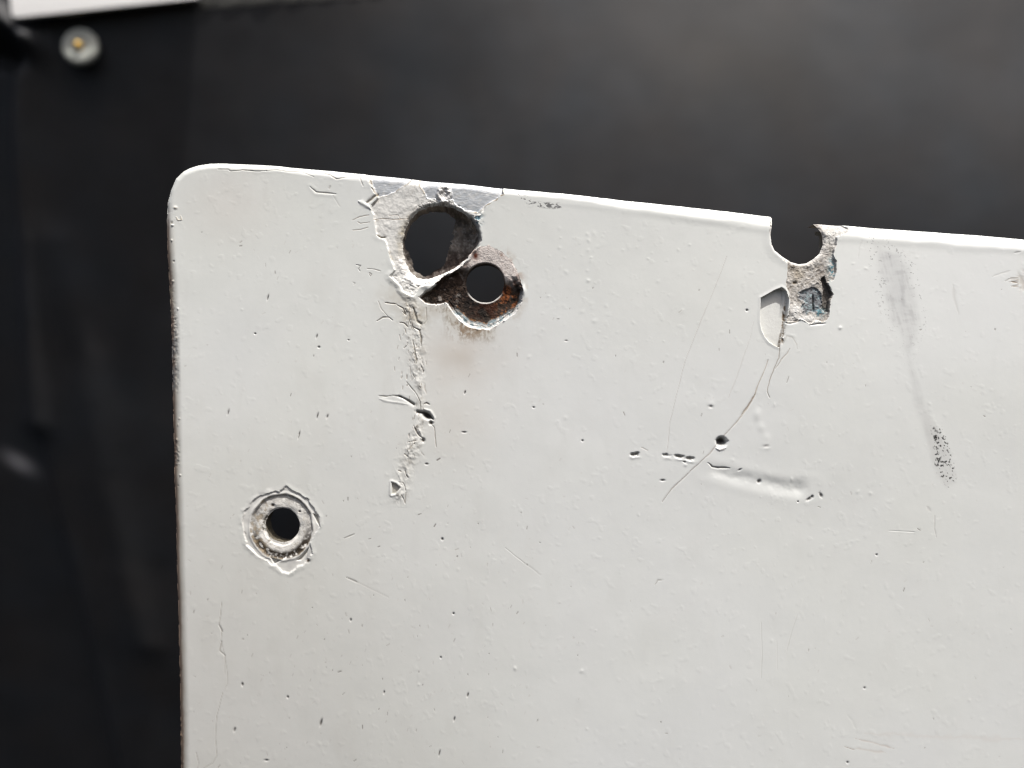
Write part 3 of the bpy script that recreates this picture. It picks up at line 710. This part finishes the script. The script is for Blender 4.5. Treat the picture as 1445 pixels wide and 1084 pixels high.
keepv = SD >= 0
kf = keepv[:-1, :-1] | keepv[1:, :-1] | keepv[:-1, 1:] | keepv[1:, 1:]
gy, gx = np.gradient(SD, GY, GX)
gl = np.hypot(gx, gy) + 1e-6
need = np.zeros_like(keepv)
for a in (slice(None, -1), slice(1, None)):
    for b in (slice(None, -1), slice(1, None)):
        need[a, b] |= kf
mv = need & ~keepv
PX, PY = X.copy(), Y.copy()
for A, G in ((PX, gx), (PY, gy)):
    A[mv] -= (SD / gl * G / gl)[mv]
# heights of the moved vertices: take the nearest inside value
Hs = H.copy()
idx = np.argwhere(mv)
for i, j in idx:
    best = None
    for di in (-1, 0, 1):
        for dj in (-1, 0, 1):
            a, b = i + di, j + dj
            if 0 <= a < NY and 0 <= b < NX and keepv[a, b]:
                dd_ = (PX[a, b] - PX[i, j]) ** 2 + (PY[a, b] - PY[i, j]) ** 2
                if best is None or dd_ < best[0]: best = (dd_, a, b)
    if best:
        Hs[i, j] = H[best[1], best[2]]; C[i, j] = C[best[1], best[2]]
H = Hs
H[:] = np.maximum(H, -22)

def world(u, v, h):
    b = bow(u, v); f = 1 - b * S / D
    return np.stack([(u - CX) * S * f, -(h + b) * S, (CY - v) * S * f], -1)

def mesh_obj(name, verts, quads, colr, rough, mat, parent, smooth=True):
    me = bpy.data.meshes.new(name)
    nv, nf = len(verts), len(quads)
    me.vertices.add(nv); me.vertices.foreach_set('co', np.ascontiguousarray(verts, np.float32).ravel())
    me.loops.add(nf * 4); me.loops.foreach_set('vertex_index', np.ascontiguousarray(quads, np.int32).ravel())
    me.polygons.add(nf); me.polygons.foreach_set('loop_start', np.arange(0, nf * 4, 4, dtype=np.int32))
    me.polygons.foreach_set('use_smooth', np.full(nf, smooth, bool))
    me.update(calc_edges=True)
    if colr is not None:
        at = me.attributes.new('albedo', 'FLOAT_COLOR', 'POINT')
        rgba = np.ones((nv, 4), np.float32); rgba[:, :3] = np.clip(colr, .006, .85)
        at.data.foreach_set('color', rgba.ravel())
        at = me.attributes.new('rough', 'FLOAT', 'POINT')
        at.data.foreach_set('value', np.ascontiguousarray(np.broadcast_to(rough, (nv,)), np.float32))
    me.materials.append(mat)
    o = bpy.data.objects.new(name, me); col.objects.link(o)
    if parent: o.parent = parent
    return o

# ------------------------------------------------------------------ materials
def surface(name, metallic=0.0, grain=.04, bump=.15, wl=3.0, wl2=18.0, coat=0.0, stretch=(1, 1, 1), base=None, rough=None, spec=.5):
    m = bpy.data.materials.new(name); m.use_nodes = True
    n = m.node_tree.nodes; l = m.node_tree.links; b = n['Principled BSDF']
    tc = n.new('ShaderNodeTexCoord'); mp = n.new('ShaderNodeMapping')
    k = 1 / S
    mp.inputs['Scale'].default_value = (k * stretch[0], k * stretch[1], k * stretch[2])
    l.new(tc.outputs['Object'], mp.inputs[0])
    n1 = n.new('ShaderNodeTexNoise'); n1.inputs['Scale'].default_value = 1 / wl; n1.inputs['Detail'].default_value = 4
    n2 = n.new('ShaderNodeTexNoise'); n2.inputs['Scale'].default_value = 1 / wl2; n2.inputs['Detail'].default_value = 5
    l.new(mp.outputs[0], n1.inputs['Vector']); l.new(mp.outputs[0], n2.inputs['Vector'])
    add = n.new('ShaderNodeMath'); add.operation = 'ADD'; l.new(n1.outputs[0], add.inputs[0]); l.new(n2.outputs[0], add.inputs[1])
    mr = n.new('ShaderNodeMapRange'); mr.inputs[1].default_value = .6; mr.inputs[2].default_value = 1.4
    mr.inputs[3].default_value = 1 - grain; mr.inputs[4].default_value = 1 + grain
    l.new(add.outputs[0], mr.inputs[0])
    sc_ = n.new('ShaderNodeVectorMath'); sc_.operation = 'SCALE'
    if base is None:
        at = n.new('ShaderNodeAttribute'); at.attribute_name = 'albedo'; l.new(at.outputs['Color'], sc_.inputs[0])
        ar = n.new('ShaderNodeAttribute'); ar.attribute_name = 'rough'; l.new(ar.outputs['Fac'], b.inputs['Roughness'])
    else:
        sc_.inputs[0].default_value = base; b.inputs['Roughness'].default_value = rough
    l.new(mr.outputs[0], sc_.inputs['Scale']); l.new(sc_.outputs[0], b.inputs['Base Color'])
    b.inputs['Metallic'].default_value = metallic
    b.inputs['Specular IOR Level'].default_value = spec
    bp = n.new('ShaderNodeBump'); bp.inputs['Strength'].default_value = bump; bp.inputs['Distance'].default_value = S
    l.new(n1.outputs[0], bp.inputs['Height']); l.new(bp.outputs[0], b.inputs['Normal'])
    return m

M_paint = surface('white_paint', grain=.010, bump=.08, wl=9, wl2=40)
M_old = surface('older_paint', grain=.06, bump=.25, wl=4)
M_metal = surface('bare_metal', metallic=.25, grain=.10, bump=.35, wl=2.2, stretch=(.35, 1, 1))
M_rust = surface('rust', grain=.35, bump=.6, wl=2.2, wl2=8, spec=.15)
M_ring = surface('dirty_paint', grain=.10, bump=.5, wl=2.2)
M_corr = surface('corrosion', grain=.28, bump=.6, wl=2.6, wl2=9)
M_wall = surface('hole_wall', grain=.35, bump=.9, wl=2.6, wl2=11)

panel = bpy.data.objects.new('painted_metal_panel', None); col.objects.link(panel)
panel['label'] = 'thick white painted metal sheet with chipped rusty holes and a rounded top left corner'
panel['category'] = 'metal panel'
panel.empty_display_size = .02

allv = world(PX, PY, H).reshape(-1, 3); allc = C.reshape(-1, 3); allr = RG.reshape(-1)
ii, jj = np.nonzero(kf)
q = np.stack([ii * NX + jj, (ii + 1) * NX + jj, (ii + 1) * NX + jj + 1, ii * NX + jj + 1], 1)
freg = REG[ii, jj]
xs = X[ii, jj]; ys = Y[ii, jj]

def submesh(name, mask, mat, label=None):
    f = q[mask]
    if not len(f): return None
    u, inv = np.unique(f, return_inverse=True)
    o = mesh_obj(name, allv[u], inv.reshape(-1, 4), allc[u], allr[u], mat, panel)
    if label: o['label'] = label
    return o
submesh('paint_coat', freg == 0, M_paint, 'glossy white top coat with small pits, cracks and scratches')
submesh('older_coat', freg == 1, M_old, 'rough older cream paint exposed around the largest hole')
submesh('bare_metal_patch', (freg == 2) & (xs < 590), M_metal, 'small grey bare metal patch left of the largest hole')
submesh('bare_metal_patch', (freg == 2) & (xs >= 590), M_metal, 'pointed grey bare metal patch along the rim above the largest hole')
submesh('rusted_recess', freg == 3, M_rust, 'brown and black rusted hollow around the smaller upper hole')
submesh('countersunk_ring', freg == 4, M_ring, 'dirty cream ring around the lower left hole')
submesh('corroded_patch', freg == 5, M_corr, 'crumbling grey and blue patch beneath the notch in the top edge')
submesh('chip_floor', freg == 6, M_old, 'smooth grey floor of the leaf shaped paint chip beside the notch')

# boundary loops: walls of the holes, of the notch and the outer edge
e = np.concatenate([q[:, [0, 1]], q[:, [1, 2]], q[:, [2, 3]], q[:, [3, 0]]])
key = np.sort(e, 1); kk = key[:, 0].astype(np.int64) * (NX * NY) + key[:, 1]
uq, first, cnt = np.unique(kk, return_index=True, return_counts=True)
be = e[first[cnt == 1]]
bu = PX.reshape(-1); bv = PY.reshape(-1); bh = H.reshape(-1)
mid = (np.stack([bu[be[:, 0]] + bu[be[:, 1]], bv[be[:, 0]] + bv[be[:, 1]]], 1)) / 2
THICK = 36.0
def persp(u, v, d):
    """point at depth d behind the face that stands straight behind (u, v) for an eye on the panel axis"""
    f = 1 + d * S / D
    return CX + (u - CX) * f, CY + (v - CY) * f

def wall(name, mask, target, prof, colf, label=None, lump=0.0, mat=None):
    ed = be[mask]
    u, inv = np.unique(ed, return_inverse=True); inv = inv.reshape(-1, 2)
    u0, v0, h0 = bu[u], bv[u], bh[u]
    tu, tv, td = target(u0, v0)
    V = []; CC = []; K = len(prof)
    for (a, b) in prof:
        uu = u0 + (tu - u0) * a; vv = v0 + (tv - v0) * a; hh = h0 + (-td - h0) * b
        if lump and 0 < a < 1:
            hh = hh + lump * fbm(uu, vv + 40 * b, 6, 3, 211) * 4; 
            uu = uu + lump * fbm(uu + 30 * b, vv, 6, 3, 213) * 2; vv = vv + lump * fbm(uu, vv, 6, 3, 215) * 2
        V.append(world(uu, vv, hh)); CC.append(colf(u0, v0, uu, vv, a))
    n = len(u); F = []
    for k_ in range(K - 1):
        F.append(np.stack([inv[:, 1] + k_ * n, inv[:, 0] + k_ * n, inv[:, 0] + (k_ + 1) * n, inv[:, 1] + (k_ + 1) * n], 1))
    o = mesh_obj(name, np.concatenate(V), np.concatenate(F), np.concatenate(CC), .75, mat or M_wall, panel)
    if label: o['label'] = label
    return o

near = lambda c, r: np.hypot(mid[:, 0] - c[0], mid[:, 1] - c[1]) < r
hc1 = (617.0, 338.0)
inner1 = smooth_poly(zp(550, 280, 5.42, [(106, 350), (126, 255), (180, 175), (260, 118), (350, 100), (440, 112), (500, 165), (500, 200), (478, 262), (482, 300), (452, 340),
         (458, 420), (430, 460), (425, 500), (385, 535), (345, 555), (320, 575), (270, 600), (215, 572), (172, 542), (178, 490), (150, 455), (150, 402), (112, 398)]), 1)
ia = np.arctan2(inner1[:, 1] - hc1[1], inner1[:, 0] - hc1[0]); ir = np.hypot(inner1[:, 0] - hc1[0], inner1[:, 1] - hc1[1])
o_ = np.argsort(ia); ia, ir = ia[o_], ir[o_]
def target1(u, v):
    a = np.arctan2(v - hc1[1], u - hc1[0]); r = np.interp(a, ia, ir, period=2 * math.pi) + fbm(u, v, 7, 3, 221) * (2.0 + 3.0 * sst(630, 650, u))
    d = 36.0
    tu, tv = persp(hc1[0] + r * np.cos(a), hc1[1] + r * np.sin(a), d)
    return tu, tv, np.full(u.shape, d)
def col1(u0, v0, u, v, a):
    n = fbm(u, v, 7, 4, 223); n2 = fbm(u, v, 3, 2, 225)
    c = np.tile(np.array([.20, .175, .15]), (len(u), 1)) * (1 + .8 * n)[:, None]
    g = sst(-.1, .5, n2)[:, None] * .45
    c = c * (1 - g) + np.array([.50, .48, .45]) * g
    top = sst(345, 310, v0)[:, None] * sst(640, 600, u0)[:, None] * .7
    c = c * (1 - top) + np.array([.55, .49, .42]) * (1 + .3 * n)[:, None] * top
    rs = (sst(340, 358, v) * (1 - .4 * sst(0, .4, n)) * sst(585, 605, u))[:, None] * .92  # shadow on the lower right of the wall, mixed into its colour
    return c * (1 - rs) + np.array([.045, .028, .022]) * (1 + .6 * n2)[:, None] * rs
prof1 = [(0, 0), (.03, .20), (.07, .40), (.12, .60), (.18, .72), (.26, .80), (.35, .85), (.45, .88), (.55, .91), (.65, .93), (.75, .95), (.85, .97), (.93, .985), (1, 1)]
m1 = near(hc1, 66) & (np.hypot(mid[:, 0] - h2c[0], mid[:, 1] - h2c[1]) > 30) & (mid[:, 1] > 275)
pa = np.linspace(0, 1, 46) ** 1.3
prof1 = list(zip(pa, np.interp(pa, [p[0] for p in prof1], [p[1] for p in prof1])))
wall('hole_wall', m1, target1, prof1, col1, 'ragged dark lumpy inside of the largest hole', .55)

def cyl(c, shrink, depth):
    def f(u, v):
        a = np.arctan2(v - c[1], u - c[0]); r = np.hypot(u - c[0], v - c[1]) * shrink
        return c[0] + r * np.cos(a), c[1] + r * np.sin(a), np.full(u.shape, float(depth))
    return f
straight = [(0, 0), (.2, .15), (.4, .35), (.6, .55), (.8, .8), (1, 1)]
m2 = near(h2c, 30)
wall('hole_wall', m2, cyl(h2c, 1.10, THICK), straight,
     lambda u0, v0, u, v, a: np.tile(np.array([.10, .075, .055]), (len(u), 1)) * (1 + .6 * fbm(u, v + 30 * a, 5, 2, 231))[:, None], 'rusty dark inside of the smaller upper hole')
m3 = near((397.8, 741.6), 30)
wall('hole_wall', m3, cyl((397.8, 741.6), 1.10, THICK), straight,
     lambda u0, v0, u, v, a: np.tile(np.array([.13, .115, .085]), (len(u), 1)) * (1 + .6 * fbm(u, v + 30 * a, 5, 2, 233))[:, None], 'grimy dark inside of the lower left hole')
m4 = near((1126, 335), 44) & (np.abs(mid[:, 1]) > 305) & (mid[:, 0] > 1086) & (mid[:, 0] < 1166) & ~((mid[:, 0] > 1153.5) & (mid[:, 1] < 316)) & ~((mid[:, 0] < 1093) & (mid[:, 1] < 305))
def notch_back(u, v):
    a = np.arctan2(v - 335, u - 1126); r_ = np.hypot(u - 1126, v - 335) + 16
    tu = 1126 + r_ * np.cos(a); tv = 335 + r_ * np.sin(a)
    return tu, np.maximum(tv, 305.5 + (tu - 1094.5) * .122), np.full(u.shape, THICK)
wall('notch_wall', m4, notch_back, straight,
     lambda u0, v0, u, v, a: np.tile(np.array([.42, .40, .36]), (len(u), 1)) * (1 + .4 * fbm(u, v + 30 * a, 5, 2, 235))[:, None], 'chipped inside face of the notch in the top edge')
mo = ~(m1 | m2 | m3 | m4)
def tgt_out(u, v):
    return u + 0 * u, v + 0 * v, np.full(u.shape, THICK)
wall('side_edge', mo, tgt_out, [(0, 0), (0, .3), (0, .7), (0, 1)],
     lambda u0, v0, u, v, a: np.tile(np.array([.48, .42, .35]), (len(u), 1)) * (1 + .3 * fbm(u, v, 9, 2, 237))[:, None], 'thin painted outer edge of the sheet')

# rear face of the sheet (coarse, its openings a little wider than the holes)
bx_ = np.arange(228, 1640, 6.0); by_ = np.arange(224, 1440, 6.0)
BX, BY = np.meshgrid(bx_, by_)
sb = sdf_poly(BX, BY, outline)
sb = np.minimum(sb, np.hypot(BX - 617, BY - 338) - 66)
sb = np.minimum(sb, np.hypot(BX - h2c[0], BY - h2c[1]) - 33)
sb = np.minimum(sb, np.hypot(BX - 398, BY - 742) - 32)
kb = (sb > 3)
fb = kb[:-1, :-1] & kb[1:, :-1] & kb[:-1, 1:] & kb[1:, 1:]
i_, j_ = np.nonzero(fb); nbx = len(bx_)
qb = np.stack([i_ * nbx + j_, i_ * nbx + j_ + 1, (i_ + 1) * nbx + j_ + 1, (i_ + 1) * nbx + j_], 1)
vb = world(BX, BY, np.full(BX.shape, -THICK)).reshape(-1, 3)
ub, ivb = np.unique(qb, return_inverse=True)
mesh_obj('rear_face', vb[ub], ivb.reshape(-1, 4), np.tile(np.array([.4, .38, .35]), (len(ub), 1)), .6, M_ring, panel)

# ------------------------------------------------------------------ the dark sheet hanging behind
TY = .070
def tarp_g(xm, zm):
    """slope of the sheet: hanging nearly away from the sun at the left and below, turning to face it at the upper right"""
    u = CX + xm / S / 1.54; v = CY - zm / S / 1.54
    return (-.36 - .02 * sst(450, 800, v) + .405 * sst(225, 1070, u) * sst(600, 60, v)) * (.05 + .95 * sst(-90, 15, v))
def tarp_f(xm, zm):
    zr = .055; n = 32; f = 0
    for k_ in range(n):
        f = f + tarp_g(xm, zr + (zm - zr) * (k_ + .5) / n)
    return f * (zm - zr) / n
K15 = 1.54
tx = np.concatenate([np.linspace(-.6, -.20, 30, endpoint=False), np.linspace(-.20, .20, 520, endpoint=False), np.linspace(.20, .6, 30)])
tz = np.concatenate([np.linspace(-.5, -.16, 30, endpoint=False), np.linspace(-.16, .16, 420, endpoint=False), np.linspace(.16, .5, 30)])
TX, TZ = np.meshgrid(tx, tz)
U = CX + TX / S / K15; V = CY - TZ / S / K15          # drawing units on the sheet
f = tarp_f(TX, TZ)
f = f + .0006 * fbm(U, V, 260, 2, 301) + .00008 * fbm(U, V, 70, 2, 303)
# folds at the far left
dl, t = dist_line(U, V, [(95, 70), (62, 110), (40, 190), (22, 300), (0, 420), (-30, 600)])
sd_ = sst(12, -18, U - np.interp(V, [0, 70, 110, 190, 300, 420, 600], [140, 95, 62, 40, 22, 0, -30]))
f = f - .0035 * np.exp(-(dl / 26) ** 2) * sst(0, .08, t) + .0045 * sd_ * sst(40, 120, V)
dl, t = dist_line(U, V, [(-60, 20), (0, 38), (50, 62), (85, 88)])
f = f - .0055 * np.exp(-(dl / 15) ** 2)
dl, t = dist_line(U, V, [(-60, 75), (0, 85), (60, 100)])
f = f + .006 * np.exp(-(dl / 15) ** 2)
dl, t = dist_line(U, V, [(60, 340), (75, 500), (60, 700), (70, 1000)])
f = f - .0012 * np.exp(-(dl / 30) ** 2)
TYY = TY + f
tc_ = np.tile(np.array([.046, .0475, .051]), TX.shape + (1,))
n = fbm(U, V, 130, 4, 311); nb = fbm(U, V, 90, 3, 313)
tc_ = tc_ * (1 + .20 * n + .10 * fbm(U, V, 34, 3, 315))[..., None]
tc_[..., 0] *= 1 + .10 * nb; tc_[..., 2] *= 1 - .08 * nb
brn_ = np.exp(-((U - 1050) / 160) ** 2 - ((V - 90) / 80) ** 2)[..., None] * .35
tc_ = tc_ * (1 - brn_) + np.array([.056, .053, .047]) * brn_
def mark(cx, cy, a, b, rot, c, s):
    u = (U - cx) * math.cos(rot) + (V - cy) * math.sin(rot); v = -(U - cx) * math.sin(rot) + (V - cy) * math.cos(rot)
    g = (np.exp(-((u / a) ** 2 + (v / b) ** 2)) * s)[..., None]
    global tc_
    tc_ = tc_ * (1 - g) + np.asarray(c) * g
mark(-88, 671, 24, 10, .6, (.60, .59, .60), .9)
mark(178, 828, 14, 9, 0, (.12, .12, .12), .35)
mark(60, 850, 40, 20, 0, (.09, .09, .09), .3)
vt = np.stack([TX, TYY, TZ], -1).reshape(-1, 3)
a_, b_ = TX.shape
i_, j_ = np.meshgrid(np.arange(a_ - 1), np.arange(b_ - 1), indexing='ij'); i_ = i_.ravel(); j_ = j_.ravel()
qt = np.stack([i_ * b_ + j_, i_ * b_ + j_ + 1, (i_ + 1) * b_ + j_ + 1, (i_ + 1) * b_ + j_], 1)
M_tarp = surface('dark_woven_cloth', grain=.09, bump=.35, wl=3, wl2=22, stretch=(.35, 1, 1.6), spec=.35)
tarp = mesh_obj('dark_sheet', vt, qt, tc_.reshape(-1, 3), .62, M_tarp, None)
tarp['label'] = 'dark charcoal woven sheet hanging out of focus behind the white panel'
tarp['category'] = 'cloth sheet'

# ------------------------------------------------------------------ white board at the top left, and the washer with a brass screw
def tdepth(u, v):
    y_ = TY
    for _ in range(6):
        k_ = (D + y_) / D
        xm = (u - CX) * S * k_; zm = (CY - v) * S * k_
        y_ = float(TYY[np.argmin(np.abs(tz - zm)), np.argmin(np.abs(tx - xm))])
    return y_
def at(u, v, y):
    k_ = (D + y) / D
    return Vector(((u - CX) * S * k_, y, (CY - v) * S * k_))
import bmesh
def prism(name, P, y0, y1, mat, bev, parent=None, lean=0.0, leanx=0.0):
    bm = bmesh.new()
    a = [bm.verts.new(at(u, v, y0 - (v + 5) * S * 1.5 * lean + (u - 80) * S * 1.5 * leanx)) for u, v in P]
    off = [Vector((p.co.x, p.co.y + y1 - y0, p.co.z)) for p in a]
    b = [bm.verts.new(p) for p in off]
    bm.faces.new(a); bm.faces.new(b[::-1])
    for i in range(len(P)):
        j = (i + 1) % len(P); bm.faces.new((a[j], a[i], b[i], b[j]))
    bmesh.ops.recalc_face_normals(bm, faces=bm.faces)
    if bev: bmesh.ops.bevel(bm, geom=list(bm.edges), offset=bev, segments=3, profile=.6, affect='EDGES')
    me = bpy.data.meshes.new(name); bm.to_mesh(me); bm.free(); me.materials.append(mat)
    for p in me.polygons: p.use_smooth = True
    o = bpy.data.objects.new(name, me); col.objects.link(o)
    if parent: o.parent = parent
    return o
M_board = surface('board_paint', grain=.03, bump=.2, wl=6, base=(.80, .80, .79), rough=.5)
lx = (tdepth(300, -4) - tdepth(80, 12)) / (220 * S * 1.5)
yb = min(tdepth(q_, 22 - (q_ - 20) * .1) - (q_ - 80) * S * 1.5 * lx for q_ in (20, 80, 150, 250, 300)) - .0017
print('board', lx, yb)
board = prism('white_board', [(16, 22), (22, 25), (34, 24), (278, -2), (279, -42), (10, -42)], yb, yb + .0014, M_board, .0002, None, .12, lx)
board['label'] = 'white board edge at the top left corner above the dark sheet, out of focus'
board['category'] = 'board'
M_hem = surface('hem_cloth', grain=.2, bump=.5, wl=6, base=(.20, .20, .18), rough=.7)
HU = np.linspace(284, 900, 60); hv = np.array([11, 7, 2, -6, -20, -45])
hs = []
for q_ in HU:
    for t_ in hv:
        vv = t_ - (q_ - 308) * .075
        o2 = tdepth(q_, vv) - (.0002 if t_ < 9 else .0001)
        hs.append(at(q_, vv, o2))
nh = len(hv); ih, jh = np.meshgrid(np.arange(59), np.arange(nh - 1), indexing='ij'); ih = ih.ravel(); jh = jh.ravel()
qh = np.stack([ih * nh + jh, (ih + 1) * nh + jh, (ih + 1) * nh + jh + 1, ih * nh + jh + 1], 1)
hem = mesh_obj('hem', np.array(hs), qh, None, 0, M_hem, tarp)

ys_ = min(tdepth(113 + q_, 66 + w_) for q_ in (-28, 0, 28) for w_ in (-28, 0, 28)) - .0008
ctr = at(113, 66, ys_)
scr_e = bpy.data.objects.new('washer_screw', None); col.objects.link(scr_e); scr_e.location = ctr
scr_e['label'] = 'round pale plastic washer with a small brass screw fastening the dark sheet'
scr_e['category'] = 'screw'
ks = (D + ys_) / D * S
def lathe(name, prof, mat, seg=48):
    bm = bmesh.new(); rings = []
    for r, d in prof:
        rings.append([bm.verts.new((r * math.cos(2 * math.pi * i / seg), -d, r * math.sin(2 * math.pi * i / seg))) for i in range(seg)] if r > 0 else [bm.verts.new((0, -d, 0))])
    for A, B in zip(rings, rings[1:]):
        for i in range(seg):
            j = (i + 1) % seg
            if len(A) == 1: bm.faces.new((A[0], B[i], B[j]))
            elif len(B) == 1: bm.faces.new((A[i], B[0], A[j]))
            else: bm.faces.new((A[i], B[i], B[j], A[j]))
    bmesh.ops.recalc_face_normals(bm, faces=bm.faces)
    me = bpy.data.meshes.new(name); bm.to_mesh(me); bm.free(); me.materials.append(mat)
    for p in me.polygons: p.use_smooth = True
    o = bpy.data.objects.new(name, me); col.objects.link(o); o.parent = scr_e
    return o
M_plastic = surface('washer_plastic', grain=.05, bump=.1, wl=6, base=(.50, .52, .47), rough=.5)
M_brass = surface('brass', metallic=.6, grain=.05, bump=.1, wl=6, base=(.95, .62, .16), rough=.35)
lathe('washer', [(0, .0004), (9 * ks, .0005), (17 * ks, .0007), (22 * ks, .0007), (25 * ks, .0003), (26 * ks, -.0002), (25 * ks, -.0010), (0, -.0010)], M_plastic)
hd = lathe('screw_head', [(0, .0020), (3 * ks, .0018), (5 * ks, .0012), (6 * ks, .0004), (6 * ks, -.001)], M_brass)
